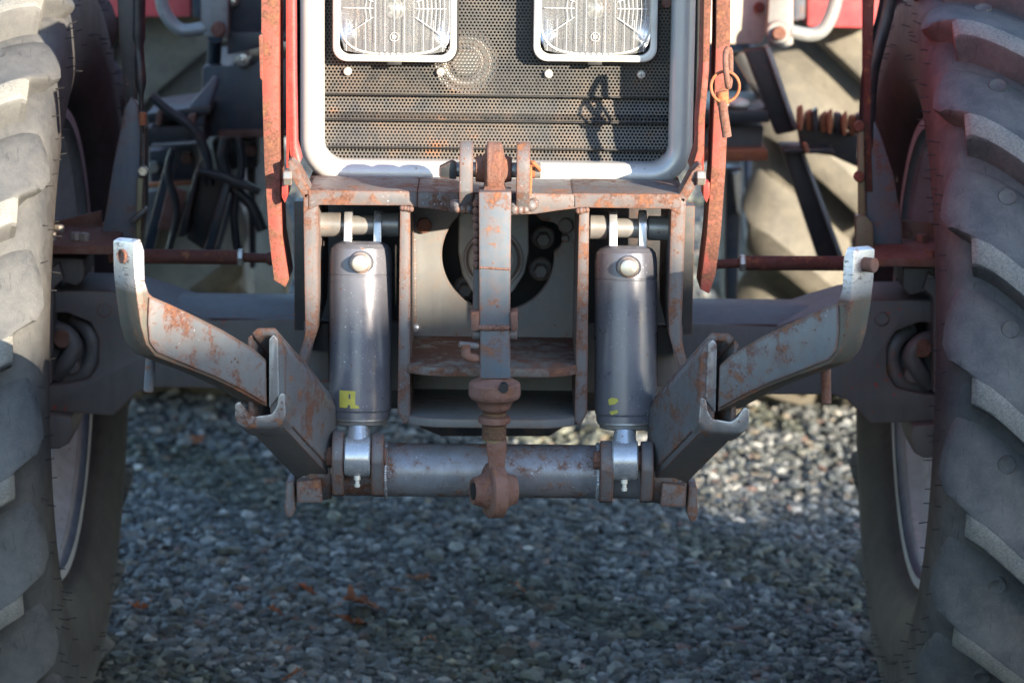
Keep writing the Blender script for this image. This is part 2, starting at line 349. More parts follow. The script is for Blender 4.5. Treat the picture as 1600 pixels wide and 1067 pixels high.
def mirror(o, parent='same', name=None):
    me = o.data.copy(); me.transform(Matrix.Scale(-1, 4, (1, 0, 0))); me.flip_normals()
    c = bpy.data.objects.new(name or o.name.split('.')[0], me); COL.objects.link(c)
    c.parent = o.parent if parent == 'same' else parent
    if o.parent and o.location.length: c.location = (-o.location.x, o.location.y, o.location.z)
    return c
def mirror_tree(o):
    c = mirror(o)
    for ch in list(o.children): mirror(ch, c)
    return c
def thing(name, label, cat, group=None, loc=(0, 0, 0)):
    e = bpy.data.objects.new(name, None); COL.objects.link(e); e.location = loc; e.empty_display_size = .1
    e['label'] = label; e['category'] = cat
    if group: e['group'] = group
    return e
def sphere(name, c, r, mat, parent=None, sc_=(1, 1, 1)):
    bm = bmesh.new(); bmesh.ops.create_uvsphere(bm, u_segments=20, v_segments=12, radius=r)
    bmesh.ops.transform(bm, matrix=Matrix.Translation(c) @ Matrix.Diagonal((*sc_, 1)), verts=bm.verts)
    return from_bm(name, bm, mat, parent, 60)
def weld(name, pts, r, mat, parent):
    """a bead of overlapping blobs along a seam"""
    bm = bmesh.new(); pts = [Vector(p) for p in pts]
    for a, b in zip(pts[:-1], pts[1:]):
        n = max(2, int((b - a).length / (r * .9)))
        for k in range(n):
            c = a.lerp(b, k / n); q = r * random.uniform(.85, 1.15)
            t = bmesh.ops.create_icosphere(bm, subdivisions=2, radius=q)
            bmesh.ops.translate(bm, vec=c, verts=t['verts'])
    return from_bm(name, bm, mat, parent, 60)

# ================================================================== GROUND
def ground_material():
    m, n, l, p = newmat('dark_dirt_between_stones')
    co = poscoord(n)
    big = noise(n, l, co, 1.6, 5, .6); mid = noise(n, l, co, 22, 6, .7)
    v = n.new('ShaderNodeTexVoronoi'); v.inputs['Scale'].default_value = 75; l.new(co, v.inputs['Vector'])
    v2 = n.new('ShaderNodeTexVoronoi'); v2.inputs['Scale'].default_value = 170; l.new(co, v2.inputs['Vector'])
    c = mix(n, l, ramp(n, l, mid, .35, .65), (.030, .029, .025), (.065, .060, .048))
    hs = n.new('ShaderNodeSeparateColor'); l.new(v.outputs['Color'], hs.inputs[0])
    c = mix(n, l, mth(n, l, 'MULTIPLY', ramp(n, l, hs.outputs[0], .45, .55), .6), c, (.13, .135, .14))
    c = mix(n, l, mth(n, l, 'MULTIPLY', ramp(n, l, big, .55, .7), .5), c, (.05, .06, .03))
    l.new(c, p.inputs['Base Color']); p.inputs['Roughness'].default_value = .9
    b = n.new('ShaderNodeBump'); b.inputs['Strength'].default_value = .9; b.inputs['Distance'].default_value = .012
    hh = mth(n, l, 'SUBTRACT', mid, mth(n, l, 'ADD', v.outputs['Distance'], mth(n, l, 'MULTIPLY', v2.outputs['Distance'], .5)))
    l.new(hh, b.inputs['Height']); l.new(b.outputs[0], p.inputs['Normal']); return m
bm = bmesh.new()
bmesh.ops.create_grid(bm, x_segments=8, y_segments=8, size=600)
g = from_bm('gravel_yard_ground', bm, ground_material()); g['kind'] = 'structure'

def stone_mat():
    m, n, l, p = newmat('crushed_stone')
    a = n.new('ShaderNodeAttribute'); a.attribute_name = 'tone'; a.attribute_type = 'GEOMETRY'
    co = poscoord(n); f = noise(n, l, co, 190, 4, .65)
    c = mix(n, l, mth(n, l, 'MULTIPLY', ramp(n, l, f, .4, .65), .45), a.outputs['Color'], (.05, .048, .042))
    l.new(c, p.inputs['Base Color']); p.inputs['Roughness'].default_value = .62
    b = n.new('ShaderNodeBump'); b.inputs['Strength'].default_value = .4; b.inputs['Distance'].default_value = .002
    l.new(f, b.inputs['Height']); l.new(b.outputs[0], p.inputs['Normal']); return m
def gravel():
    t = (1 + 5 ** .5) / 2
    iv = np.array([(-1,t,0),(1,t,0),(-1,-t,0),(1,-t,0),(0,-1,t),(0,1,t),(0,-1,-t),(0,1,-t),(t,0,-1),(t,0,1),(-t,0,-1),(-t,0,1)], float)
    iv /= np.linalg.norm(iv[0])
    fc = np.array([(0,11,5),(0,5,1),(0,1,7),(0,7,10),(0,10,11),(1,5,9),(5,11,4),(11,10,2),(10,7,6),(7,1,8),(3,9,4),(3,4,2),(3,2,6),(3,6,8),(3,8,9),(4,9,5),(2,4,11),(6,2,10),(8,6,7),(9,8,1)])
    zones = [(-.78, .78, -.05, 1.7, 50000, .0026, .0175), (-1.3, 1.3, 1.7, 4.6, 30000, .0045, .020),
             (-3.5, 3.5, -3.2, -.05, 8000, .006, .020), (-3.6, 3.6, 4.6, 14.0, 15000, .012, .028), (-3.0, -.78, -.05, 4.6, 4500, .008, .020), (.78, 3.0, -.05, 4.6, 4500, .008, .020)]
    P, S = [], []
    for x0, x1, y0, y1, n, s0, s1 in zones:
        P.append(np.c_[np.random.uniform(x0, x1, n), np.random.uniform(y0, y1, n)])
        s = s0 + (s1 - s0) * np.random.beta(1.1, 3.0, n); S.append(s)
    P = np.vstack(P); S = np.concatenate(S); N = len(S)
    S[:50000][np.random.rand(50000) < .012] *= 1.5
    jit = np.random.uniform(.55, 1.42, (N, 12, 1))
    V = iv[None] * jit
    V = V * (S[:, None, None] * np.stack([np.random.uniform(.9, 1.5, N), np.random.uniform(.7, 1.1, N), np.random.uniform(.45, .85, N)], 1)[:, None, :])
    a = np.random.uniform(0, 2 * np.pi, N); tl = np.random.normal(0, .3, N)
    ca, sa, ct, st = np.cos(a), np.sin(a), np.cos(tl), np.sin(tl)
    x, y, z = V[..., 0], V[..., 1], V[..., 2]
    y2 = y * ct[:, None] - z * st[:, None]; z2 = y * st[:, None] + z * ct[:, None]
    x3 = x * ca[:, None] - y2 * sa[:, None]; y3 = x * sa[:, None] + y2 * ca[:, None]
    V = np.stack([x3 + P[:, 0:1], y3 + P[:, 1:2], z2 + (S * np.random.uniform(.05, .75, N))[:, None]], 2)
    base = np.array([(.115, .128, .130), (.175, .188, .190), (.055, .062, .064), (.28, .29, .285), (.10, .108, .095), (.16, .135, .105), (.42, .41, .38), (.19, .12, .10)])
    pk = np.random.choice(8, N, p=[.27, .20, .22, .10, .12, .05, .02, .02])
    tone = base[pk] * np.random.uniform(.6, 1.5, (N, 1))
    patch = (np.sin(P[:, 0] * 5.1 + 1.3) * np.sin(P[:, 1] * 3.7 + P[:, 0] * 2.2) + .6 * np.sin(P[:, 0] * 11 + P[:, 1] * 9))[:, None]
    tone = tone * np.where(patch > .55, np.array([[.72, .74, .62]]), 1.0)          # damp, slightly mossy patches
    me = bpy.data.meshes.new('gravel')
    me.vertices.add(N * 12); me.vertices.foreach_set('co', V.reshape(-1))
    F = (fc[None] + (np.arange(N) * 12)[:, None, None]).reshape(-1)
    me.loops.add(len(F)); me.loops.foreach_set('vertex_index', F.astype(np.int32))
    nf = len(F) // 3; me.polygons.add(nf); me.polygons.foreach_set('loop_start', (np.arange(nf) * 3).astype(np.int32))
    me.update(calc_edges=True)
    at_ = me.attributes.new('tone', 'FLOAT_COLOR', 'POINT')
    c4 = np.ones((N, 12, 4)); c4[..., :3] = tone[:, None, :]; at_.data.foreach_set('color', c4.reshape(-1).astype(np.float32))
    for p_ in (): pass
    me.polygons.foreach_set('use_smooth', np.zeros(nf, bool))
    o = link_mesh('gravel', me, stone_mat()); o['kind'] = 'stuff'; o['label'] = 'loose blue-grey crushed stone covering the yard'
gravel()

# ================================================================== SHADE CASTER (unseen blocks added behind the camera, stepped to shade the tractor)
hd = Vector((math.sin(SUN_AZ), -math.cos(SUN_AZ), 0)); ld = Vector((math.cos(SUN_AZ), math.sin(SUN_AZ), 0)); BD = 12.0; TN = math.tan(SUN_EL)
caster_brown = metal('shade_caster_brown', (.34, .25, .20), (.26, .19, .15), rust=0, edge=0, rough=.9, dust=.4, dustcol=(.4, .36, .3), spots=0)
caster_grey = metal('shade_caster_grey', (.16, .16, .16), rust=.2, edge=0, rough=.7)
BN = thing('shade_caster', 'unseen stepped block added behind the camera to cast shade over the tractor', 'light_blocker', loc=hd * (BD + 3))
def bbox(name, s0, s1, d0, d1, z0, z1, mat, z1b=None):
    bm = bmesh.new(); z1b = z1b or z1
    P = [hd * d + ld * s for d, s in ((d0, s0), (d0, s1), (d1, s1), (d1, s0))]
    lo = [bm.verts.new((p.x, p.y, z0)) for p in P]; hi = [bm.verts.new((p.x, p.y, zt)) for p, zt in zip(P, (z1, z1, z1b, z1b))]
    bm.faces.new(lo); bm.faces.new(hi)
    for i in range(4): bm.faces.new((lo[i], lo[(i + 1) % 4], hi[(i + 1) % 4], hi[i]))
    o = from_bm(name, bm, mat, BN); o.data.transform(Matrix.Translation(-Vector(BN.location))); return o
E0 = .70
bbox('caster_wall', -9, .10, BD, BD + 6, 0, E0 + BD * TN - .12, caster_brown)
bbox('caster_top', -9.2, .10, BD - .1, BD + 6.2, E0 + BD * TN - .118, E0 + BD * TN, caster_grey, E0 + BD * TN + .5)
bbox('caster_stack', .102, .66, BD, BD + .7, 0, E0 + BD * TN + 1.5, caster_brown)
bbox('caster_step', .662, 2.3, BD + .1, BD + 5, 0, .20 + BD * TN - .1, caster_brown)
bbox('caster_step_top', .664, 2.4, BD, BD + 5.2, .20 + BD * TN - .098, .20 + BD * TN, caster_grey)

# ================================================================== TRACTOR
T = thing('tractor', 'red farm tractor with grey front linkage, silver grille frame and two square headlights', 'tractor', loc=(0, 0, 0))

# ---- wheels -------------------------------------------------------
def profile(hw, rc, rb, xb, k=1.0):
    """half carcass profile from crown to bead: (x, r)"""
    return [(0, rc), (.45 * hw, rc - .003 * k), (.80 * hw, rc - .014 * k), (.91 * hw, rc - .026 * k), (.97 * hw, rc - .048 * k), (.99 * hw, rc - .078 * k),
            (1.0 * hw, rc - .115 * k), (.99 * hw, rb + .42 * (rc - rb)), (.945 * hw, rb + .27 * (rc - rb)), (.85 * hw, rb + .12 * (rc - rb)), (xb + .012, rb + .014), (xb, rb)]
def smooth_prof(pr, n=4):
    out = []
    for i in range(len(pr) - 1):
        p0, p1, p2, p3 = pr[max(i - 1, 0)], pr[i], pr[i + 1], pr[min(i + 2, len(pr) - 1)]
        for k in range(n):
            t = k / n
            out.append(tuple(.5 * (2 * b + (c - a) * t + (2 * a - 5 * b + 4 * c - d) * t * t + (3 * b - a - 3 * c + d) * t ** 3) for a, b, c, d in zip(p0, p1, p2, p3)))
    return out + [pr[-1]]
def resample(pr, s):
    d = [0]
    for a, b in zip(pr[:-1], pr[1:]): d.append(d[-1] + math.hypot(b[0] - a[0], b[1] - a[1]))
    s = max(0, min(s, d[-1] - 1e-6))
    for i in range(len(d) - 1):
        if d[i + 1] >= s:
            t = (s - d[i]) / (d[i + 1] - d[i]); a, b = pr[i], pr[i + 1]
            x = a[0] + (b[0] - a[0]) * t; r = a[1] + (b[1] - a[1]) * t
            tx, tr = (b[0] - a[0]), (b[1] - a[1]); L = math.hypot(tx, tr)
            return x, r, -tr / L, tx / L
    return pr[-1][0], pr[-1][1], 1, 0
def make_lug(pr, N, side, h, top_w, slope_w, s_end, k, name):
    """one moulded lug: steep lower flank, rough top, long concave upper flank"""
    rc = pr[0][1]; pitch = 2 * math.pi / N
    vs_, fs, mi = [], [], []
    S = [(s_end * j / 16 * .94, 1) for j in range(17)] + [(s_end - .008, .97), (s_end - .003, .88), (s_end, .60), (s_end + .003, -.25)]
    W = [(-.016, -.3), (-.005, .88), (-.001, .97), (.004, 1.0), (top_w * .5, 1.0), (top_w - .003, 1.0), (top_w + .003, .95)] + [(top_w + slope_w * q, hq) for q, hq in ((.14, .80), (.30, .62), (.48, .45), (.66, .30), (.82, .14), (.92, -.05), (1.0, -.3))]
    for s, hs in S:
        q_ = (max(0, s) / s_end)
        for wv, hv in W:
            # at the shoulder the flank bulges further out than the narrow top
            fl = min(1, max(0, (wv - top_w) / slope_w))
            se = s + (.024 * math.sin(fl * math.pi) ** .8 - .016 * (1 if wv <= top_w + .001 else max(0, 1 - fl * 5))) * q_ ** 4
            x, r, nx, nr = resample(pr, se)
            hh = h * hv * hs * (1 - .10 * q_ ** 4) if hv > 0 else h * hv
            phi = k * (s - .02) - .035 * k * q_ ** 5 + wv / rc
            X = x + nx * hh; Rr = r + nr * hh
            vs_.append((side * X, -Rr * math.cos(phi), Rr * math.sin(phi)))
    nw = len(W)
    for i in range(len(S) - 1):
        for j in range(nw - 1):
            f = (i * nw + j, (i + 1) * nw + j, (i + 1) * nw + j + 1, i * nw + j + 1)
            fs.append(f if side > 0 else f[::-1]); mi.append(1 if 2 <= j <= 4 else 0)
    fs.append(tuple(range(nw)) if side < 0 else tuple(reversed(range(nw)))); mi.append(0)
    me = bpy.data.meshes.new(name); me.from_pydata(vs_, [], fs)
    bm_ = bmesh.new(); bm_.from_mesh(me); bmesh.ops.recalc_face_normals(bm_, faces=bm_.faces); bm_.to_mesh(me); bm_.free()
    return me, mi
def wheel(kind, xc, yc, zc, pr, N, h, top_w, slope_w, s_end, k, phase, mats, rb, xb, label=None, circle_marks=True):
    bm = bmesh.new(); seg = 192
    full = [(-x, r) for x, r in reversed(pr)] + pr[1:]
    # refine the profile
    fine = []
    fine = full
    rings = []
    for x, r in fine:
        rings.append([bm.verts.new((x, -r * math.cos(2 * math.pi * q / seg), r * math.sin(2 * math.pi * q / seg))) for q in range(seg)])
    for i in range(len(rings) - 1):
        for q in range(seg): bm.faces.new((rings[i][q], rings[i + 1][q], rings[i + 1][(q + 1) % seg], rings[i][(q + 1) % seg]))
    tyre = from_bm(kind + '_tyre', bm, mats[0], T, 60); tyre.location = (xc, yc, zc)
    me_s = {}
    for side in (-1, 1):
        me, mi = make_lug(pr, N, side, h, top_w, slope_w, s_end, k, 'tyre_lug')
        me.materials.append(MAT[mats[1]]); me.materials.append(MAT[mats[2]])
        me.polygons.foreach_set('material_index', mi)
        for p in me.polygons: p.use_smooth = True
        me.set_sharp_from_angle(angle=R(32)); me_s[side] = me
    for side in (-1, 1):
        for q in range(N):
            o = bpy.data.objects.new('tyre_lug', me_s[side]); COL.objects.link(o); o.parent = tyre
            o.rotation_euler = (-(R(phase) + 2 * math.pi * (q + (.5 if side * (1 if xc > 0 else -1) > 0 else 0)) / N), 0, 0)
    # raised mould circles between the lugs (inner row)
    if circle_marks:
        bm = bmesh.new(); side = -1 if xc > 0 else 1
        for q in range(N):
            for s_, wv in ((.13, .115), (.055, .110)):
                x, r, nx, nr = resample(pr, s_)
                a = R(phase) + 2 * math.pi * q / N + k * s_ + wv / pr[0][1]
                r += h * .30; c = Vector((side * x, -(r + .0015) * math.cos(a), (r + .0015) * math.sin(a)))
                nrm = Vector((side * nx, -nr * math.cos(a), nr * math.sin(a)))
                add_lathe(bm, c - nrm * .012, nrm, [(0, .0135), (.0115, .0135), (.0128, .0125), (.0118, .0112)], 20)
        from_bm('mould_mark', bm, mats[1], tyre, 40)['kind'] = 'stuff'
    return tyre
FR, FX, FZ = .628, .884, .625
prF = smooth_prof(profile(.220, FR, .392, .150))
def hairs(tyre, pr, side, N, L=.014):
    bm = bmesh.new()
    for s_ in (.232, .262, .298):
        x, r, nx, nr = resample(pr, s_)
        for q in range(N):
            if random.random() < .58: continue
            a = 2 * math.pi * (q + random.uniform(-.3, .3)) / N
            c = Vector((side * x, -r * math.cos(a), r * math.sin(a))); d = Vector((side * nx, -nr * math.cos(a), nr * math.sin(a)))
            d = (d + Vector((random.uniform(-.2, .2), random.uniform(-.2, .2), random.uniform(-.25, .25)))).normalized()
            add_tube(bm, [c, c + d * L * random.uniform(.6, 1.2)], .0008, 4)
    o = from_bm('rubber_hair', bm, 'hair', tyre); o['kind'] = 'stuff'
    return o
def rim(kind, xc, yc, zc, r, xb, side, mat='rim'):
    """side = +1 when the inner face looks towards +X"""
    prf = [(xb + .012, r - .006), (xb + .014, r + .010), (xb + .008, r + .016), (xb, r + .008), (xb - .006, r - .010), (xb - .030, r - .020), (xb - .042, r - .034), (xb - .075, r - .040), (xb - .088, r - .062),
           (xb - .14, r - .070), (xb - .20, r - .070), (xb - .24, r - .045), (-xb, r - .02), (-xb - .01, r + .01)]
    bm = bmesh.new(); seg = 96; rings = []
    for x, rr in prf: rings.append([bm.verts.new((side * x, -rr * math.cos(2 * math.pi * q / seg), rr * math.sin(2 * math.pi * q / seg))) for q in range(seg)])
    for i in range(len(rings) - 1):
        for q in range(seg): bm.faces.new((rings[i][q], rings[i + 1][q], rings[i + 1][(q + 1) % seg], rings[i][(q + 1) % seg]))
    o = from_bm(kind + '_rim', bm, mat, T, 30); o.location = (xc, yc, zc)
    dsk = lathe('wheel_disc', (side * (-xb + .10), 0, 0), (side, 0, 0), [(-.012, r - .055), (.0, r - .07), (.05, .20), (.052, .14), (.07, .13), (.072, .02)], mat, o, 64)
    for q in range(8):
        a = 2 * math.pi * q / 8; c = Vector((side * (-xb + .155), -.17 * math.cos(a), .17 * math.sin(a)))
        hexa('wheel_nut', c, c + Vector((side * .02, 0, 0)), .014, 'axle', o)
    return o
# phases: strips reach the inner shoulder at these heights in the photo
tl = wheel('front', -FX, 0, FZ, prF, 20, .050, .038, .148, .196, 1.52, -21.0, ('rubber', 'tread', 'lugtop'), .392, .15)
tr = wheel('front', FX, 0, FZ, prF, 20, .050, .038, .148, .196, 1.52, -25.0, ('rubber', 'tread', 'lugtop'), .392, .15)
hairs(tl, prF, 1, 120); hairs(tr, prF, -1, 120)
rim('front', -FX, 0, FZ, .380, .160, 1); rim('front', FX, 0, FZ, .380, .160, -1)
prR = smooth_prof(profile(.26, .775, .50, .19, 1.25))
RX, RY, RZ = .85, 2.66, .80
for s_ in (-1, 1):
    wheel('rear', s_ * RX, RY, RZ, prR, 17, .064, .072, .125, .262, 1.15, 4 if s_ > 0 else -3, ('rear_rubber', 'rear_rubber', 'rear_rubber'), .5, .19, circle_marks=True)
    rim('rear', s_ * RX, RY, RZ, .488, .19, -s_)

# ---- bonnet, grille, headlights ----------------------------------
GY = -.62
gx0, gx1 = xx(486, GY - .03, 100), xx(1068, GY - .03, 100)
gz0 = zz(274, GY - .03)
def grille_frame():
    tr_ = .0165; rad = .045; ztop = gz0 + .62
    path = []
    for x, z, a0 in ((gx1 - rad, gz0 + rad, 270), (gx1 - rad, ztop - rad, 0), (gx0 + rad, ztop - rad, 90), (gx0 + rad, gz0 + rad, 180)):
        for k in range(9):
            a = R(a0 + 90 * k / 8); path.append((x + rad * math.cos(a), z + rad * math.sin(a), math.cos(a), math.sin(a)))
    sec = [(-.0175, .020), (-.0185, -.004), (-.0165, -.014), (-.009, -.021), (0, -.0225), (.008, -.021), (.0145, -.013), (.0165, -.002), (.0165, .020)]
    bm = bmesh.new(); rings = []
    for x, z, nx, nz in path: rings.append([bm.verts.new((x + nx * a, GY - .012 + b, z + nz * a)) for a, b in sec])
    n = len(rings); m_ = len(sec)
    for i in range(n):
        for j in range(m_): bm.faces.new((rings[i][j], rings[(i + 1) % n][j], rings[(i + 1) % n][(j + 1) % m_], rings[i][(j + 1) % m_]))
    return from_bm('grille_frame', bm, 'silver', T, 50)
grille_frame()
def grille_mesh():
    p = .00525; rh = p * math.sqrt(3) / 2
    x0, x1 = gx0 + .006, gx1 - .006; z0, z1 = gz0 + .006, gz0 + .40
    zf = [zz(v, GY) for v in (232, 190, 178, 150)]
    def yo(z):
        if z > zf[3]: return 0.0
        if z > zf[2]: return .012 - .006 * (zf[3] - z) / (zf[3] - zf[2])
        if z > zf[1]: return .006 - .012 * (zf[2] - z) / (zf[2] - zf[1])
        if z > zf[0]: return .010 - .010 * (zf[1] - z) / (zf[1] - zf[0])
        return .010 - .010 * (zf[0] - z) / (.03)
    nx_, nz_ = int((x1 - x0) / p), int((z1 - z0) / rh)
    V, Fc = [], []
    ro, ri = p / math.sqrt(3), p * .36
    an = [math.pi / 2 + k * math.pi / 3 for k in range(6)]
    for j in range(nz_):
        for i in range(nx_):
            cx = x0 + (i + .5 * (j % 2)) * p; cz = z0 + j * rh; b = len(V)
            for a in an: V.append((cx + ro * math.cos(a), cz + ro * math.sin(a)))
            for a in an: V.append((cx + ri * math.cos(a), cz + ri * math.sin(a)))
            for k in range(6): Fc.append((b + k, b + (k + 1) % 6, b + 6 + (k + 1) % 6, b + 6 + k))
    V3 = [(x, GY + yo(z), z) for x, z in V]
    me = bpy.data.meshes.new('grille_mesh'); me.from_pydata(V3, [], Fc)
    return link_mesh('grille_mesh', me, 'mesh', T)
grille_mesh()
for v in (150, 190, 232):
    z = zz(v, GY); box('fold_shadow_line', (gx0 + .008, GY - .003, z - .0008), (gx1 - .008, GY + .014, z + .0010), 'black', T, .0003)  # black strips put the shadow at each mesh fold into colour
box('radiator_core', (gx0, GY + .055, gz0 - .0), (gx1, GY + .10, gz0 + .60), 'black', T)
# horn behind the mesh
hp = at(728, 97, GY + .03)
lathe('horn', hp, (0, 1, 0), [(0, px(50, GY)), (-.004, px(48, GY)), (-.002, px(42, GY)), (-.008, px(36, GY)), (-.004, px(28, GY)), (-.012, px(20, GY)), (-.013, .001)], 'greytube', T, 48)

def headlight(u0, u1, vb):
    a = at(u0, vb, GY - .03); b = at(u1, vb, GY - .03)
    x0, x1, z0 = a.x, b.x, (a.z + b.z) / 2; h = .155; z1 = z0 + h; Y = GY - .034
    o = holed('headlight', rrect(x0, z0, x1, z1, .020), [rrect(x0 + .0095, z0 + .0095, x1 - .0095, z1 - .0095, .015)[::-1]], Y, .018, 'bezel', T, .003)
    holed('bezel_seal', rrect(x0 - .003, z0 - .003, x1 + .003, z1 + .003, .022), [rrect(x0 + .007, z0 + .007, x1 - .007, z1 - .007, .014)[::-1]], Y + .0185, .010, 'black', o, .001)
    # reflector: dished shell behind the lens
    bm = bmesh.new(); cx, cz = (x0 + x1) / 2, (z0 + z1) / 2; hx, hz = (x1 - x0) / 2 - .0085, h / 2 - .0085
    N, Mr = 48, 14; rings = []
    for i in range(Mr + 1):
        t = i / Mr; rr = []
        for q in range(N):
            an = 2 * math.pi * q / N; c_, s_ = math.cos(an), math.sin(an)
            e = 5.5; rs = 1 / ((abs(c_) ** e + abs(s_) ** e) ** (1 / e)); rs = 1 + (rs - 1) * t ** 2
            rad_ = .014 / hx + (1 - .014 / hx) * t
            rr.append(bm.verts.new((cx + hx * rad_ * rs * c_, Y + .012 + .055 * (1 - t ** 2), cz + hz * rad_ * rs * s_)))
        rings.append(rr)
    for i in range(Mr):
        for q in range(N): bm.faces.new((rings[i][q], rings[i + 1][q], rings[i + 1][(q + 1) % N], rings[i][(q + 1) % N]))
    bm.faces.new(rings[0])
    from_bm('reflector', bm, 'chrome', o, 60)
    # bulb with its cap and stem
    lathe('bulb_seat', (cx, Y + .0665, cz - .004), (0, -1, 0), [(0, .026), (.004, .025), (.006, .020), (.0065, .016)], 'pinsteel', o, 28)
    lathe('bulb', (cx, Y + .066, cz - .006), (0, -1, 0), [(0, .008), (.014, .008), (.020, .0130), (.030, .0150), (.038, .013), (.042, .008), (.043, .001)], 'nut', o, 24)
    # fluted glass: central ribs, plain fan at the sides
    bm = bmesh.new(); nx_, nz_ = 140, 24; grid = []
    out = []
    for j in range(nz_ + 1):
        row = []
        for i in range(nx_ + 1):
            fx, fz = i / nx_ * 2 - 1, j / nz_ * 2 - 1
            # squircle mapping to rounded corners
            k = .10; X = fx * (1 - k * fz * fz * abs(fx)); Z = fz * (1 - k * fx * fx * abs(fz))
            rib = .0007 * abs(math.sin(fx * 30)) * (1 if abs(fx) < .55 else .5)
            dome = .006 * (1 - .5 * (fx * fx + fz * fz))
            row.append(bm.verts.new((cx + X * hx, Y + .006 - dome - rib, cz + Z * hz)))
        grid.append(row)
    for j in range(nz_):
        for i in range(nx_): bm.faces.new((grid[j][i], grid[j][i + 1], grid[j + 1][i + 1], grid[j + 1][i]))
    from_bm('lens', bm, 'glass', o, 30)
    # fan lines moulded in the glass
    bm = bmesh.new()
    for s_ in (-1, 1):
        for k in range(7 if s_ > 0 else 2):
            xa = cx + s_ * hx * (.42 + .075 * k)
            top = cz + hz * (.16 + .045 * k); bot = cz - hz * (.22 + .06 * k)
            add_tube(bm, [(xa, Y - .0028, top), (xa + s_ * .002, Y - .0034, (top + bot) / 2), (xa, Y - .0028, bot)], .00032, 5)
        for zt, ze in ((.12, .34), (-.2, -.62), (-.02, -.02)):
            add_tube(bm, [(cx + s_ * hx * .38, Y - .0036, cz + hz * zt), (cx + s_ * hx * .92, Y - .0015, cz + hz * ze)], .0005, 5)
    from_bm('lens_rib', bm, 'white_print', o)['kind'] = 'stuff'
    bm = bmesh.new(); pts = []
    for q in range(61):
        an = 2 * math.pi * q / 60; c_, s_ = math.cos(an), math.sin(an); e = 3.6; rs = 1 / ((abs(c_) ** e + abs(s_) ** e) ** (1 / e))
        pts.append((cx + hx * .985 * rs * c_, Y + .004, cz + hz * .96 * rs * s_))
    add_tube(bm, pts, .0017, 6); from_bm('reflector_rim', bm, 'bezel', o, 60)
    bm = bmesh.new()
    for q in range(11):
        xa = cx + hx * (-.86 + 1.72 * q / 10) ; add_tube(bm, [(xa, Y - .0012 - .003 * (1 - ((xa - cx) / hx) ** 2), cz - hz * .90), (xa, Y - .002 - .003 * (1 - ((xa - cx) / hx) ** 2), cz + hz * (.55 if abs(xa - cx) < hx * .4 else -.25))], .00028, 4)
    from_bm('lens_flute', bm, 'white_print', o)['kind'] = 'stuff'
    # approval mark
    bm = bmesh.new(); mc = Vector((cx, Y - .0030, cz - hz * .60))
    for k in range(24):
        pass
    add_tube(bm, [mc + Vector((.0062 * math.cos(a), 0, .0062 * math.sin(a))) for a in np.linspace(0, 2 * math.pi, 25)], .0003, 4)
    from_bm('approval_ring', bm, 'white_print', o)
    def text(s, size, c, name='lens_print', mat='white_print', par=o, rot=0):
        cu = bpy.data.curves.new(name, 'FONT'); cu.body = s; cu.size = size; cu.align_x = 'CENTER'; cu.align_y = 'CENTER'; cu.extrude = .0001
        t_ = bpy.data.objects.new('tmp', cu); COL.objects.link(t_); dg = bpy.context.evaluated_depsgraph_get()
        me = bpy.data.meshes.new_from_object(t_.evaluated_get(dg)); bpy.data.objects.remove(t_)
        me.transform(Matrix.Translation(c) @ Matrix.Rotation(R(90), 4, 'X')); me.materials.clear()
        return link_mesh(name, me, mat, par)
    text('E1', .0072, mc + Vector((0, -.0004, 0)))
    # drain slot below the bezel
    box('bezel_slot', (cx - .010, Y + .002, z0 - .0045), (cx + .010, Y + .020, z0 + .0005), 'black', o, .0004)
    return o
headlight(520, 713, 97); headlight(833, 1026, 97)
for u, v in ((543, 112), (688, 113), (857, 116), (1002, 117)):
    c = at(u, v, GY - .004); s = lathe('grille_screw', c + Vector((0, .006, 0)), (0, -1, 0), [(0, .0062), (.006, .0062), (.0085, .0055), (.0098, .004), (.0102, .001)], 'screw', T, 20)
    for a in (0, 90):
        d = Vector((math.cos(R(a)), 0, math.sin(R(a)))) * .0028; e = Vector((-d.z, 0, d.x)) * .2
        q = c + Vector((0, -.0042, 0)); prism('screw_slot', [q - d - e, q + d - e, q + d + e, q - d + e], (0, .002, 0), 'black', s, 0)
c = at(1041, 5, GY - .004); cyl('grille_bolt', c + Vector((0, .008, 0)), c - Vector((0, .006, 0)), .0075, 'rust', T)

# bonnet sides (red), slightly wider than the grille frame
for s_ in (-1, 1):
    bx = .300 * s_
    prism('bonnet_side', [(bx, GY - .012, gz0 + .004), (bx, 1.0, gz0 + .04), (bx, 1.0, 1.55), (bx, GY - .012, 1.55)], (-.004 * s_, 0, 0), 'red', T, .0008)
    prism('bonnet_seal', [(bx - .005 * s_, GY - .014, gz0 + .01), (bx - .005 * s_, GY + .05, gz0 + .01), (bx - .005 * s_, GY + .05, 1.5), (bx - .005 * s_, GY - .014, 1.5)], (-.012 * s_, 0, 0), 'black', T, .001)
box('bonnet_top', (-.304, GY - .01, 1.54), (.304, 1.0, 1.56), 'red', T)
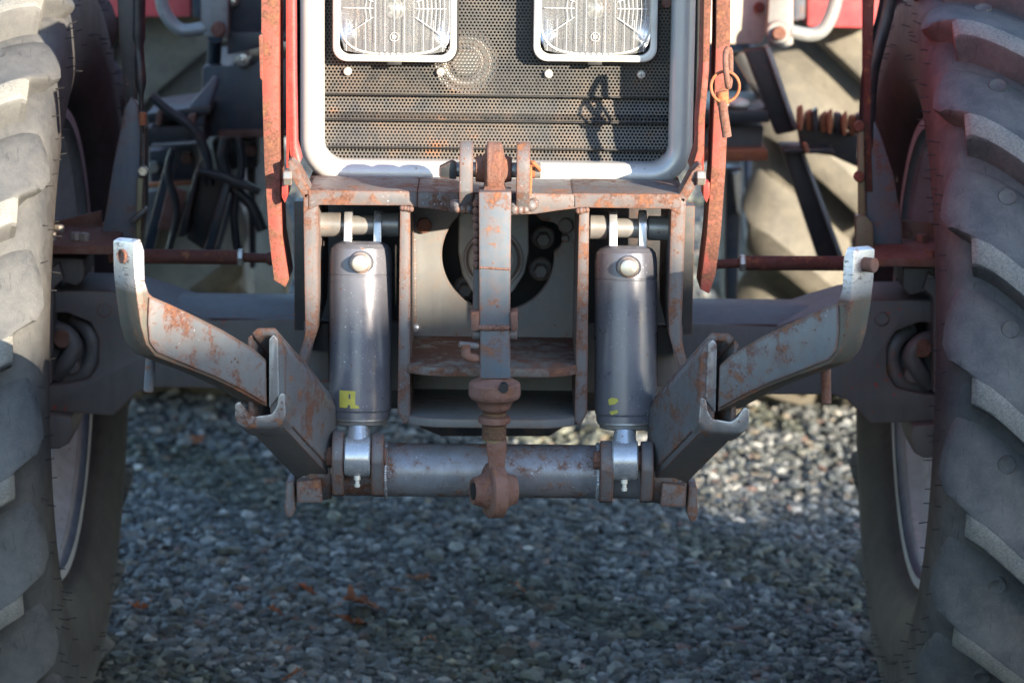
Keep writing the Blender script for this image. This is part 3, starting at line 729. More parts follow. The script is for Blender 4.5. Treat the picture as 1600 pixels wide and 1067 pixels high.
# red guard bars running up beside the bonnet
def bar_from(name, L, Rr, Yf, depth, mat, dirp=None):
    pts = [at(u, v, Yf) for u, v in L] + [at(u, v, Yf) for u, v in reversed(Rr)]
    return prism(name, pts, dirp or (0, depth, 0), mat, T, .0012)
lb = bar_from('guard_bar', [(408, -60), (408, 60), (410, 160), (413, 260), (420, 370), (428, 438)], [(436, -60), (436, 60), (436, 160), (437, 260), (441, 370), (452, 436), (446, 449)], -.77, .09, 'redworn')
rb_ = bar_from('guard_bar', [(1120, -60), (1119, 60), (1116, 160), (1112, 260), (1104, 370), (1094, 452)], [(1142, -60), (1141, 60), (1138, 160), (1134, 260), (1126, 370), (1118, 430), (1108, 459)], -.77, .09, 'redworn')
c0 = at(411, 68, -.862)
prism('bar_tab', [at(404, 56, -.80), at(410, 54, -.80), at(412, 130, -.80), at(406, 122, -.80)], (0, .02, 0), 'redworn', T)
# inner red edge strips
bar_from('inner_guard_strip', [(449, -60), (450, 120), (452, 235), (458, 262)], [(457, -60), (458, 120), (460, 232), (467, 260)], -.76, .09, 'red')
bar_from('inner_guard_strip', [(1101, -60), (1098, 110), (1091, 190), (1090, 235), (1080, 268)], [(1113, -60), (1108, 110), (1101, 190), (1100, 238), (1092, 270)], -.76, .09, 'redworn')
# bolts through the guard bars
for u in (443, 1102):
    c = at(u, 278, -.80); hexa('guard_bolt', c, c + Vector((.012 if u < 770 else -.012, 0, 0)), .011, 'nut', T)
    prism('guard_foot', [at(u - 3, 285, -.79), at(u + 7, 285, -.79), at(u + 7, 305, -.79), at(u + 2, 318, -.79), at(u - 3, 308, -.79)], (0, .06, 0), 'red', T)

# ---- linkage frame -----------------------------------------------
FY = -.80
def LR(f):
    a = f(); return a, mirror_tree(a)
LR(lambda: plate('outer_side_plate', [(474, 302), (497, 302), (497, 330), (498, 470), (497, 490), (496, 518), (484, 552), (471, 592), (459, 585), (477, 522), (476, 470), (474, 330)], FY, .26, 'frame', T, .002))
LR(lambda: plate('inner_side_plate', [(625, 324), (641, 324), (641, 568), (641, 655), (632, 664), (621, 642), (623, 500)], FY, .30, 'frame', T, .002))
LR(lambda: plate('top_rail', [(481, 297), (560, 298), (652, 299), (652, 325), (640, 322), (500, 321), (482, 329)], FY - .002, .14, 'frame', T, .003))
plate('top_rail_centre', [(652, 299), (770, 301), (902, 303), (902, 326), (870, 330), (836, 335), (790, 337), (740, 336), (715, 334), (676, 327), (652, 325)], FY - .002, .14, 'frame', T, .003)
# bent wing tabs at the corners
LR(lambda: plate('wing_tab', [(449, 252), (455, 250), (466, 262), (487, 302), (478, 312), (472, 306), (452, 272)], FY + .0, .05, 'frame', T, .002))
for s_ in (-1, 1):
    box('engine_cradle', (s_ * .30 if s_ < 0 else .135, -.46, zz(520, -.46)), (-.135 if s_ < 0 else .30, -.42, zz(318, -.46)), 'dark', T)
    box('cradle_foot', (s_ * .285 if s_ < 0 else .14, -.47, zz(612, -.47)), (-.14 if s_ < 0 else .285, -.44, zz(505, -.47)), 'axle', T)
# pivot pin tubes carrying the cylinders
def top_pin():
    c0 = at(498, 352, -.725); c1 = at(624, 352, -.725)
    o = cyl('cylinder_pivot', c0, c1, px(15, -.71), 'pinsteel', T, 28)
    for a, b in ((498, 533), (596, 624)): cyl('pivot_boss', at(a, 351, -.725), at(b, 351, -.725), px(19, -.71), 'pinsteel', o, 28, .08)
    return o
LR(top_pin)
# centre box: back wall with the shaft cut-out
WY = -.60
wx0, wx1 = xx(636, WY), xx(907, WY); wz0, wz1 = zz(548, WY), zz(322, WY)
hc = at(778, 400, WY); hr = px(87, WY)
hole = []
lobe_c = Vector((px(76, WY), 0, px(30, WY))); lr_ = px(25, WY)
for k in range(80):
    a = 2 * math.pi * k / 80; d = Vector((math.cos(a), 0, math.sin(a)))
    b = d.dot(lobe_c); disc = b * b - (lobe_c.length_squared - lr_ ** 2)
    rr = hr
    if disc > 0: rr = max(rr, b + math.sqrt(disc))
    hole.append((hc.x + d.x * rr, hc.z + d.z * rr))
bw = holed('back_wall', [(wx0, wz0), (wx1, wz0), (wx1, wz1), (wx0, wz1)], [hole[::-1]], WY, .014, 'frame_light', T, .001)
weld('weld_seam', [at(647, 375, WY - .003), at(648, 515, WY - .003)], .0035, 'frame_light', bw)
weld('weld_seam', [at(648, 533, WY - .004), at(896, 536, WY - .004)], .004, 'frame_light', bw)
sphere('weld_blob', at(649, 513, WY - .004), .008, 'rod', bw, (1, .6, 1))
for u, v, r_ in ((663, 352, 12), (884, 352, 12), (883, 372, 6)):
    c = at(u, v, WY - .002); cyl('wall_bolt', c + Vector((0, .01, 0)), c - Vector((0, .008, 0)), px(r_, WY), 'rust' if u < 700 else 'axle', bw, 20)
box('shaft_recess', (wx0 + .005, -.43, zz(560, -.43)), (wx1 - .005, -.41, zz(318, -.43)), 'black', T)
hub = plate('shaft_housing', [(716, 322), (716, 395), (722, 430), (738, 458), (758, 470), (780, 470), (803, 456), (820, 428), (827, 395), (827, 322)], -.583, .12, 'hub', T, .006)
hcn = at(771, 405, -.586)
lathe('housing_face', hcn, (0, -1, 0), [(0, px(46, -.53)), (.004, px(45, -.53)), (.004, px(42, -.53)), (.001, px(41, -.53)), (.001, px(39, -.53)), (.007, px(37, -.53)), (.012, px(30, -.53)), (.012, .001)], 'hub', hub, 48)
for u, v in ((849, 376), (845, 425), (727, 455)):
    c = at(u, v, -.555); hexa('housing_bolt', c + Vector((0, .03, 0)), c, .011, 'axle', hub)
    cyl('bolt_washer', c + Vector((0, .032, 0)), c + Vector((0, .02, 0)), .018, 'axle', hub)
# shelves
def shelf(name, vtop, Yf, Yb, th, u0=634, u1=905, cham=.045, mat_='shelf'):
    z = zz(vtop, Yf); x0, x1 = xx(u0, Yf), xx(u1, Yf); c = .03
    pts = [(x0, Yb, z), (x0, Yf + c * .9, z), (x0 + .006, Yf + c * .6, z), (x0 + cham * .55, Yf + .006, z), (x0 + cham, Yf, z), (x1 - cham, Yf, z), (x1 - cham * .5, Yf + .008, z), (x1 - .004, Yf + c * .7, z), (x1, Yf + c, z), (x1, Yb, z)]
    return prism(name, pts, (0, 0, -th), mat_, T, .002)
shelf('upper_shelf', 575, -.825, WY, .013)
shelf('lower_shelf', 655, -.820, -.62, .013, mat_='frame_light')
box('lower_back_wall', (wx0, -.625, zz(655, -.62)), (wx1, -.612, zz(560, -.62)), 'frame_light', T)
for u in (694, 876):
    c = at(u, 618, -.627); cyl('rivet', c + Vector((0, .004, 0)), c - Vector((0, .004, 0)), .004, 'rust', T, 12)
plate('belly_plate', [(655, 655), (880, 655), (880, 668), (858, 682), (690, 682), (655, 668)], -.55, .14, 'dark', T, .003)
LR(lambda: plate('side_brace', [(499, 505), (514, 505), (514, 598), (480, 598), (484, 560)], -.60, .02, 'axle', T))

for s_ in (-1, 1):
    for vv_ in ((590, 655), (330, 560)):
        pass
    xw = xx(643, -.80) * (1 if s_ < 0 else -1)
    weld('shelf_weld', [(xw, -.79, zz(574, -.80)), (xw, -.64, zz(574, -.80))], .0035, 'frame', T)
    weld('shelf_weld', [(xw, -.79, zz(654, -.80)), (xw, -.64, zz(654, -.80))], .0035, 'frame', T)
    weld('rail_weld', [(xx(641, -.80) * (1 if s_ < 0 else -1), -.802, zz(328, -.80)), (xx(623, -.80) * (1 if s_ < 0 else -1), -.802, zz(326, -.80))], .0045, 'frame', T)

# ---- lift cylinders ----------------------------------------------
def lift_cylinder(uc, vt, dv):
    Yc = -.745; s = px(1, Yc)
    top = at(uc, vt, Yc); bot = at(uc - 1 if uc < 770 else uc, 652 + dv, Yc - .035)
    ax = (bot - top).normalized(); x, y = top.x, Yc
    L = (top - bot).length; r = 48.5 * s
    o = lathe('lift_cylinder', (x, y, top.z), ax, [(0, r * .62), (.004, r * .84), (.010, r * .95), (.022, r * .995), (50 * s, r), (51 * s, r * .985), (52.5 * s, r * .985), (53.5 * s, r), (L - .022, r), (L - .012, r * .99), (L - .009, r * .955), (L, r * .95)], 'cyl', T, 64, 20)
    lathe('gland_ring', bot, ax, [(-.002, r * .90), (.003, r * .92), (.0045, r * .86), (.009, r * .84), (.011, r * .7)], 'pinsteel', o, 48)
    # port with hexagonal plug
    c = Vector((x + 2 * s, y - r * .9, top.z - 26 * s)); d = Vector((0, -1, .12)).normalized()
    lathe('port_boss', c, d, [(-.01, 21 * s), (.004, 20 * s), (.008, 17 * s)], 'cyl', o, 32)
    lathe('port_plug', c + d * .008, d, [(0, 16 * s), (.004, 16 * s), (.0045, 13 * s), (.006, 13.5 * s), (.010, 14 * s), (.013, 13 * s), (.014, 10 * s)], 'nut', o, 20)
    # twin lugs reaching up to the pivot
    for du in (-20, 26):
        xa = x + (du - 6.5) * s; sec = [(y - .012, top.z - .006)]
        pv = zz(352, -.725, uc)
        for k in range(13):
            a = R(180 - 15 * k); sec.append((-.725 + .024 * math.cos(a), pv + .022 * math.sin(a)))
        sec.append((y + .012, top.z - .006))
        xprism('eye_lug', sec, xa, xa + 12.5 * s, 'rod', o, .002)
    # rod and eye
    eY = -.832; ez = zz(713 + dv * 1.0, eY, uc)
    tube('piston_rod', [bot - ax * .01, bot.lerp(Vector((x, eY, ez)), .5), (x, eY, ez + .01)], [.0150] * 13, 'rod', o, 24)
    lathe('rod_eye', (x - 20 * s, eY, ez), (1, 0, 0), [(0, .026), (.002, .028), (38 * s, .028), (40 * s, .026)], 'rod', o, 36)
    cone = lathe('rod_neck', (x, eY + .016, ez + .038), Vector((x, eY, ez)) - Vector((x, eY + .016, ez + .038)), [(0, .0145), (.012, .0165), (.020, .0185), (.03, .02)], 'rod', o, 24)
    nz = ez - .028
    lathe('grease_nipple', (x, eY - .010, nz + .003), ax, [(0, .005), (.006, .0048), (.007, .0032), (.011, .003), (.012, .0042), (.016, .0038), (.017, .002)], 'screw', o, 12)
    cyl('clevis_pin', (x - 48 * s, eY, ez), (x + 44 * s, eY, ez), .013, 'rust', o, 20)
    return o, (x, y, top.z, L, r, s)
cl, cinf = lift_cylinder(564, 377, 0)
cr, cinf2 = lift_cylinder(978, 384, 6)
def decal(par, inf, polys):
    """film patches wrapped on the barrel; coordinates in pixels from the barrel's left edge and the picture height"""
    x, y, zt, L, r, s = inf; lean = .035 / L
    for poly, vtop in polys:
        bm = bmesh.new(); vs_ = []
        for (u, v) in poly:
            dx = max(-.98 * r, min(.98 * r, u * s)); a = math.asin(dx / r)
            vs_.append((a, zt - (v - vtop) * s))
        # triangulated strip following the barrel: subdivide in angle
        flat = [bm.verts.new((a * r, 0, z)) for a, z in vs_]
        f = bm.faces.new(flat); bmesh.ops.triangulate(bm, faces=[f])
        bmesh.ops.subdivide_edges(bm, edges=bm.edges[:], cuts=3, use_grid_fill=True)
        for v_ in bm.verts:
            a = v_.co.x / r; z = v_.co.z
            v_.co = Vector((x + (r + .0004) * math.sin(a), y - (zt - z) * lean - (r + .0006) * math.cos(a), z))
        for f in bm.faces:
            f.normal_update()
            if f.normal.y > 0: f.normal_flip()
        me = bpy.data.meshes.new('decal'); bm.to_mesh(me); bm.free(); link_mesh('decal', me, 'yellow', par)
U = 564
def rel(pts, uc): return [(u - uc, v) for u, v in pts]
decal(cl, cinf, [(rel([(535, 598.5), (549, 598), (549, 610.5), (535, 612)], U), 378), (rel([(549, 598), (561, 598), (562, 603), (552, 603), (549, 603)], U), 378),
                 (rel([(552, 603), (562, 603), (567, 606), (568, 611), (552, 610)], U), 378),
                 (rel([(535, 612), (549, 610.5), (552, 610), (568, 611), (574, 617), (575, 621), (570, 622), (568, 618), (565, 619), (549, 619), (547, 624), (535, 625)], U), 378),
                 (rel([(551, 619), (564, 619), (566, 624), (552, 625)], U), 378),
                 (rel([(578, 599), (583, 598.5), (584, 605), (583, 616), (578, 612), (580, 608)], U), 378)])
U = 978
decal(cr, cinf2, [(rel([(952, 612), (958, 608), (966, 609), (968, 613), (962, 618), (954, 620)], U), 384), (rel([(954, 630), (966, 626), (968, 630), (958, 635)], U), 384),
                  (rel([(994, 622), (999, 618), (1000, 626), (995, 625)], U), 384), (rel([(996, 610), (998, 609), (998, 613), (996, 614)], U), 384), (rel([(996, 632), (998, 631), (999, 635), (997, 635)], U), 384)])

# ---- cross tube with lugs ----------------------------------------
TY = -.785
tc = (zz(733, TY, 600) + zz(737, TY, 935)) / 2; trr = px(42, TY)
xt0, xt1 = -.268, .268
ct = lathe('cross_tube', (xt0, TY, tc), (1, 0, 0), [(0, trr * .9), (.004, trr), (xt1 - xt0 - .004, trr), (xt1 - xt0, trr * .9)], 'tube', T, 64)
def lugplate(name, ua, ub, Yc, top_v, bot_v, mat, half=.040, front=.045):
    x0, x1 = xx(ua, Yc, 700), xx(ub, Yc, 700); zt = zz(top_v, Yc - .04); zb = zz(bot_v, Yc - .04); sec = []
    for k in range(9):
        a = R(180 - 22.5 * k); sec.append((Yc - .040 + .034 * math.cos(a), zt - .034 + .034 * math.sin(a)))
    sec += [(Yc + .02, zb + .04), (Yc + .01, zb + .01), (Yc - .03, zb), (Yc - .050, zb + .008), (Yc - .066, zb + .035)]
    return xprism(name, sec, x0, x1, mat, T, .003)
lugplate('tube_lug', 522, 540, TY, 676, 781, 'frame'); lugplate('tube_lug', 583, 602, TY, 679, 781, 'frame')
lugplate('tube_lug', 936, 957, TY, 687, 787, 'frame'); lugplate('tube_lug', 999, 1018, TY, 687, 786, 'frame')
for s_ in (-1, 1):
    xa = s_ * .150
    weld('weld_ring', [(xa, TY + math.cos(a) * trr, tc + math.sin(a) * trr) for a in np.linspace(0, 2 * math.pi, 25)], .0035, 'rod', ct)
    lathe('end_collar', (s_ * .226, TY, tc), (s_, 0, 0), [(0, trr * 1.12), (.012, trr * 1.18), (.030, trr * 1.18), (.036, trr)], 'frame', T, 40)
def end_block():
    return plate('end_block', [(463, 752), (502, 748), (504, 786), (464, 786)], -.84, .06, 'frame', T, .004)
LR(end_block)
LR(lambda: plate('stop_tab', [(447, 752), (460, 752), (462, 795), (457, 808), (448, 808), (444, 795)], -.83, .05, 'frame', T, .004))

# ---- folding lower arms -------------------------------------------
EY = -.985
Vv = Vector((.060, .185, -.122))
def lift_arm():
    o = prism('lift_arm', [at(u, v, EY) for u, v in ((421, 524), (432, 516), (446, 545), (447, 655), (431, 655), (421, 645))], Vv, 'arm', T, .003)
    prism('channel_top', [at(u, v, EY) for u, v in ((393, 520), (403, 512), (430, 512), (437, 524), (425, 527), (420, 524), (408, 524), (400, 530))], Vv * .8, 'arm', o, .002)
    prism('channel_back', [at(u, v, EY + .002) for u, v in ((386, 528), (394, 522), (397, 660), (388, 662))], Vv * .95, 'arm', o, .002)
    prism('channel_floor', [at(u, v, EY + .002) for u, v in ((386, 650), (444, 650), (444, 668), (386, 668))], Vv, 'axle', o, .002)
    prism('channel_lip', [at(u, v, EY - .006) for u, v in ((366, 630), (376, 626), (387, 644), (396, 650), (424, 646), (432, 634), (434, 616), (444, 612), (446, 640), (446, 652), (438, 664), (425, 668), (382, 668), (371, 662), (366, 650))], Vv.normalized() * .035, 'bare_edge', o, .004)
    prism('channel_edge', [at(u, v, EY - .004) for u, v in ((420, 530), (427, 522), (434, 530), (436, 618), (420, 636))], Vv.normalized() * .016, 'bare_edge', o, .002)
    prism('arm_rib', [at(u, v, EY + .05) for u, v in ((425, 664), (438, 660), (440, 668), (428, 672))], Vv * .6, 'arm', o, .001)
    c = at(436, 555, EY) + Vv * .06; n = Vector((.9, -.3, .1)).normalized()
    cyl('arm_pin_end', at(484, 655, -.83) + Vector((-.01, 0, 0)), at(484, 655, -.83) + Vector((.012, -.004, 0)), .017, 'rust', o, 24)
    cyl('pin_centre', at(484, 655, -.83), at(484, 655, -.83) + Vector((.016, -.005, 0)), .009, 'nut', o, 16)
    return o
LR(lift_arm)
NN = Vector((.64, -.76, .08)).normalized(); PP = at(418, 600, -.990)
def hp_(u, v, off=0): return at_plane(u, v, PP, NN) + NN * off
def hook_arm():
    outl = [(209, 379), (220, 373), (226, 392), (227, 440), (233, 458), (240, 464), (268, 476), (300, 491), (350, 516), (398, 545), (417, 562), (418, 636), (392, 622), (367, 608), (335, 593), (303, 580), (270, 568), (243, 557), (228, 538), (220, 510), (214, 468), (210, 425)]
    o = prism('hook_arm', [hp_(u, v) for u, v in outl], -NN * .050, 'hook', T, .003)
    # painted side face: a thin forged web proud of the hook
    web = [(231, 464), (268, 480), (300, 495), (350, 520), (396, 548), (414, 565), (414, 630), (380, 610), (335, 588), (300, 574), (243, 550), (232, 535), (229, 505)]
    prism('arm_web', [hp_(u, v) for u, v in web], NN * .0035, 'arm', o, .0015)
    return o
ha = hook_arm(); hb = mirror_tree(ha)
# pin through the hook end
pc = hp_(209, 402) - NN * .026; pd = Vector((-.76, -.64, .02)).normalized()
ring = lathe('hook_pin_ring', pc, pd, [(-.006, .0095), (.0025, .0095), (.003, .0078), (.0005, .0068), (.0005, .001)], 'rust', ha, 24)
pr_ = Vector((-pc.x, pc.y, pc.z)); prd = Vector((.76, -.64, .02)).normalized()
cyl('hook_pin', pr_ - prd * .01, pr_ + prd * .016, .0098, 'rust', hb, 20)
# hanging locking pins under each arm
for (a, b) in (((238, 566), (232, 612)), ((1289, 585), (1291, 630))):
    p0, p1 = at(a[0], a[1], -1.0), at(b[0], b[1], -1.0)
    cyl('stay_pin', p0 + Vector((0, 0, .03)), p1, px(8, -1.0), 'linkblue' if a[0] < 770 else 'rust', T, 16)

# ---- clevis for the upper link -------------------------------------
def ear(ua, ub):
    zt = zz(223, -.87); zb = zz(318, -.80); x0, x1 = xx(ua, -.87, 270), xx(ub, -.87, 270); sec = []
    for k in range(11):
        a = R(180 - 18 * k); sec.append((-.86 + .034 * math.cos(a), zt - .034 + .034 * math.sin(a)))
    sec += [(-.80, zb), (-.87, zb), (-.892, zb + .03)]
    o = xprism('clevis_ear', sec, x0, x1, 'redworn' if 0 else 'frame', T, .002)
    xm = (x0 + x1) / 2
    weld('ear_weld', [(x0 - .002, -.868, zb + .008), (x1 + .002, -.868, zb + .008), (x1 + .008, -.84, zb + .008)], .0075, 'arm', o)
    weld('ear_weld', [(x0 - .006, -.85, zb + .006), (x0 - .002, -.872, zb + .003), (x1 + .002, -.872, zb + .003)], .0065, 'arm', o)
    return o
ear(718, 739); ear(807, 828)

# ---- axle, swivels, steering ---------------------------------------
AY = -.11
def axle_half():
    o = plate('front_axle', [(66, 456), (120, 454), (175, 455), (215, 461), (262, 476), (330, 500), (500, 498), (560, 498), (560, 612), (262, 606), (236, 606), (214, 614), (177, 650), (66, 642), (66, 602), (100, 600), (138, 592), (153, 570), (154, 528), (141, 504), (104, 489), (66, 491)], AY, .17, 'axle', T, .005)
    # sloping upper flange of the beam
    xa, xb = xx(262, AY, 480), xx(560, AY, 480)
    za, zb = zz(500, AY, 400), zz(470, AY + .06, 400)
    prism('axle_flange', [(xa, AY + .002, za), (xa, AY + .065, zb), (xa, AY + .13, zb), (xa, AY + .13, za)], (xb - xa, 0, 0), 'axle', o, .004)
    c = at(163, 485, AY); lathe('axle_boss', c + Vector((0, .003, 0)), (0, -1, 0), [(0, .014), (.003, .013), (.004, .010), (.0015, .009), (.0015, .001)], 'axle', o, 24)
    # swivel housing and kingpin arms
    plate('swivel_housing', [(64, 430), (92, 410), (100, 436), (84, 450), (80, 600), (64, 600)], AY - .03, .10, 'axle', o, .004)
    plate('kingpin_cap', [(64, 402), (132, 404), (132, 436), (120, 448), (96, 440), (64, 420)], AY - .015, .12, 'axle', o, .006)
    plate('lower_kingpin', [(66, 646), (112, 650), (116, 672), (108, 694), (92, 702), (66, 700)], AY - .02, .12, 'axle', o, .006)
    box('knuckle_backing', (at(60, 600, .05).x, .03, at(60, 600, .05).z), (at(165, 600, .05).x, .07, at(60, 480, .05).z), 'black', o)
    return o
LR(axle_half)
def ujoint():
    Y = -.06
    c = at(112, 548, Y)
    o = sphere('universal_joint', c, .030, 'axle', T)
    a0, a1 = at(60, 545, Y), at(98, 545, Y - .01)
    lathe('joint_yoke', a0, (1, 0, 0), [(-.03, .052), (.02, .052), (.03, .045), (.038, .03), (.045, .022)], 'axle', o, 36)
    tube('yoke_fork', [at(80, 512, Y - .03), at(102, 520, Y - .05), at(116, 540, Y - .052), at(104, 565, Y - .05), at(88, 585, Y - .03)], [.014] * 25, 'axle', o, 14)
    tube('yoke_fork', [at(118, 500, Y), at(140, 520, Y - .03), at(146, 550, Y - .03), at(132, 582, Y - .03), at(96, 590, Y - .02)], [.013] * 25, 'axle', o, 14)
    cc = at(97, 530, Y - .066); cyl('bearing_cap', cc + Vector((0, .03, 0)), cc, .015, 'rust', o, 24)
    cc = at(112, 572, Y - .05); cyl('bearing_cap', cc + Vector((.0, .03, 0)), cc, .014, 'axle', o, 24)
    return o
LR(ujoint)
def tie_rod(ua, ub, un, ue, v0, v1):
    Y = -.17
    o = cyl('tie_rod', at(ua, v0, Y), at(ub, v1, Y), px(11.5, Y), 'rustrod', T, 24)
    cyl('tie_rod_end', at(ub, v1, Y), at(ue, v1 + 2, Y), px(7.5, Y), 'rustrod', o, 16)
    a, b = at(un - 5, v1, Y), at(un + 5, v1, Y); hexa('lock_nut', a, b, px(14, Y), 'nut', o)
    sphere('ball_joint', at(ue, v1 + 2, Y), px(11, Y), 'rustrod', o)
tie_rod(170, 372, 376, 424, 400, 402); tie_rod(1370, 1164, 1160, 1112, 412, 411)

# ---- mudguard brackets ---------------------------------------------
def left_bracket():
    o = plate('mudguard_post', [(157, 378), (176, 262), (195, 168), (205, 150), (216, 165), (221, 215), (221, 320), (214, 384)], -.06, .022, 'bluepost', T, .003)
    plate('post_fold', [(214, 384), (221, 320), (221, 215), (227, 200), (227, 330), (219, 386)], -.065, .05, 'dark', o)
    plate('post_extension', [(181, -40), (207, -40), (212, 90), (212, 168), (196, 172), (186, 60)], -.05, .03, 'dark', o)
    tube('guard_stay', [at(216, -40, -.04), at(215, 60, -.04), at(220, 130, -.05), at(222, 260, -.06)], [.0125] * 7 + [.009] * 6 + [.004] * 6, 'dark', o, 12)
    plate('olive_strip', [(214, 278), (224, 278), (220, 375), (212, 378)], -.072, .005, 'olive', o)
    c = at(223, 268, -.08); hexa('stay_nut', c + Vector((0, .012, 0)), c, .009, 'nut', o)
    cyl('stay_clip', at(223, 176, -.08), at(223, 196, -.08), .006, 'rustorange', o, 12)
    c = at(214, 335, -.09); prism('stay_clamp', [at(200, 345, -.09), at(226, 325, -.09), at(230, 331, -.09), at(206, 352, -.09)], (0, .03, 0), 'navy', o)
    return o
left_bracket()
def rusty_bench(u0, u1, vf, vb, mat, flip=1):
    zt = zz(vf, -.20, (u0 + u1) / 2); x0, x1 = at(u0, vf, -.2).x, at(u1, vf, -.2).x
    o = box('mounting_plate', (min(x0, x1), -.20, zt - .014), (max(x0, x1), .04, zt), mat, T, .003)
    return o
mp_ = rusty_bench(40, 176, 384, 345, 'rust')
plate('plate_upstand', [(40, 362), (60, 354), (158, 330), (160, 372), (100, 378), (40, 385)], .0, .012, 'rust', mp_)
for u, v in ((80, 369), (93, 357), (118, 369), (132, 370)):
    p = at_plane(u, v, (0, 0, zz(384, -.20, 110) + .006), (0, 0, 1)); hexa('plate_nut', p - Vector((0, 0, .008)), p + Vector((0, 0, .006)), .009, 'nut', mp_)
def right_bracket():
    o = plate('mudguard_post', [(1352, 190), (1367, 188), (1378, 215), (1396, 272), (1410, 352), (1411, 384), (1396, 392), (1364, 390), (1354, 376)], -.06, .022, 'bluepost', T, .003)
    plate('post_extension', [(1350, -40), (1368, -40), (1364, 60), (1360, 190), (1364, 300), (1352, 300), (1350, 120)], -.064, .03, 'rustrod', o)
    tube('guard_stay', [at(1394, -40, -.04), at(1384, 20, -.04), at(1368, 80, -.05), at(1358, 130, -.05), at(1354, 230, -.05)], [.014] * 25, 'dark', o, 14)
    plate('olive_strip', [(1340, 195), (1350, 195), (1352, 345), (1341, 345)], -.072, .006, 'olive', o)
    for v in (198, 277):
        c = at(1343, v, -.08); cyl('strip_bolt', c + Vector((0, .012, 0)), c, .009, 'redworn', o, 14)
    plate('angle_foot', [(1337, 338), (1352, 336), (1364, 350), (1366, 408), (1350, 410), (1337, 395)], -.09, .02, 'olive', o)
    return o
right_bracket()
mp2 = rusty_bench(1362, 1500, 404, 360, 'rust')
plate('plate_upstand', [(1408, 345), (1500, 352), (1500, 402), (1410, 396)], .0, .012, 'rust', mp2)
for u, v in ((1456, 396), (1440, 372)):
    p = at_plane(u, v, (0, 0, zz(404, -.20, 1430) + .006), (0, 0, 1)); hexa('plate_nut', p - Vector((0, 0, .008)), p + Vector((0, 0, .006)), .010, 'rust', mp2)

# ---- body behind: engine, tanks, steps, rear mudguards ---------------
box('engine_block', (-.24, -.36, .60), (.24, 1.05, 1.45), 'dark', T, .01)
box('engine_sump', (-.17, -.20, .585), (.17, 1.0, .62), 'dark', T, .02)
box('gearbox', (-.23, 1.05, .56), (.23, 2.8, 1.05), 'axle', T, .02)
cyl('rear_axle_tube', (-.62, 2.66, .80), (.62, 2.66, .80), .14, 'axle', T, 40)
def bgplate(name, pix, Y, th, mat, par=T, bev=.004): return plate(name, pix, Y, th, mat, par, bev)
# left side (shaded)
Yb = .95
tb = bgplate('tool_box', [(316, 108), (322, 103), (396, 102), (404, 92), (468, 90), (468, 214), (318, 214), (314, 208)], Yb, .35, 'navy')
bgplate('tank_panel', [(357, -60), (470, -60), (470, 50), (357, 52)], Yb, .4, 'navy')
bgplate('tank_ledge', [(355, 51), (470, 49), (470, 60), (358, 86), (355, 86)], Yb - .01, .4, 'navy')
bgplate('box_foot', [(340, 205), (470, 203), (470, 214), (342, 216)], Yb - .02, .3, 'rust')
c = at(379, 94, Yb - .02); lathe('box_bolt', c + Vector((0, .02, 0)), (0, -1, 0), [(0, .016), (.02, .015), (.025, .012), (.026, .006), (.028, .005), (.029, .001)], 'nut', T, 20)
c = at(364, 3, Yb - .02); lathe('box_bolt', c + Vector((0, .02, 0)), (0, -1, 0), [(0, .010), (.02, .010), (.025, .006), (.026, .001)], 'nut', T, 20)
bk = bgplate('handrail_bracket', [(314, -60), (357, -60), (357, 58), (352, 61), (318, 58), (314, 30)], Yb - .06, .05, 'greytube')
c = at(341, 46, Yb - .07); cyl('bracket_bolt', c + Vector((0, .02, 0)), c - Vector((0, .012, 0)), .014, 'rust', bk)
tube('handrail', [at(250, -60, Yb - .05), at(252, 0, Yb - .05), at(262, 28, Yb - .05), at(285, 48, Yb - .05), at(322, 44, Yb - .05)], .0125, 'greytube', T, 16)
tube('bracket_leg', [at(336, 60, Yb), at(334, 95, Yb + .05), at(328, 130, Yb + .1)], .014, 'navy', T, 10)
fd = bgplate('rear_mudguard', [(150, -90), (296, -90), (298, 27), (150, 27)], 1.62, .5, 'redfender'); bgplate('mudguard_trim', [(298, -90), (316, -90), (316, 29), (300, 29)], 1.60, .5, 'navy', fd)
st = bgplate('step_frame', [(228, 178), (300, 168), (330, 165), (330, 178), (300, 184), (232, 194)], .85, .25, 'dark')
bgplate('step_tread', [(228, 200), (318, 196), (322, 224), (228, 230)], .84, .3, 'dark', st)
bgplate('step_side', [(296, 165), (334, 120), (342, 125), (312, 212), (298, 214)], .86, .03, 'bluepost', st)
bgplate('step_lug', [(245, 172), (254, 172), (252, 196), (243, 198)], .83, .02, 'rust', st)
bgplate('step_lug', [(294, 180), (306, 178), (304, 206), (292, 208)], .83, .02, 'rust', st)
bgplate('step_edge', [(236, 226), (322, 220), (322, 224), (236, 231)], .82, .02, 'pinsteel', st)
bgplate('step_upright', [(262, 240), (284, 236), (262, 300), (240, 392), (222, 392)], .9, .03, 'navy')
bgplate('brown_bracket', [(263, 288), (292, 300), (276, 366), (246, 358)], .80, .012, 'rust')
ch_ = bgplate('channel_bracket', [(306, 264), (312, 263), (290, 370), (276, 372)], .78, .14, 'dark')
bgplate('channel_side', [(312, 263), (350, 280), (318, 392), (290, 372)], .86, .012, 'dark', ch_)
bgplate('channel_side', [(350, 282), (362, 286), (334, 395), (318, 392)], .78, .10, 'navy', ch_)
bgplate('channel_cap', [(306, 264), (350, 272), (408, 296), (404, 306), (346, 284), (306, 270)], .77, .03, 'dark', ch_)
bgplate('rear_support', [(384, 214), (398, 214), (398, 420), (390, 420)], 1.2, .05, 'dark')
bgplate('sun_toned_plate', [(402, 350), (414, 300), (426, 320), (446, 380), (446, 470), (398, 470), (394, 410)], 1.35, .25, 'cream')  # cream tone stands in for sunlight on an unidentified part behind
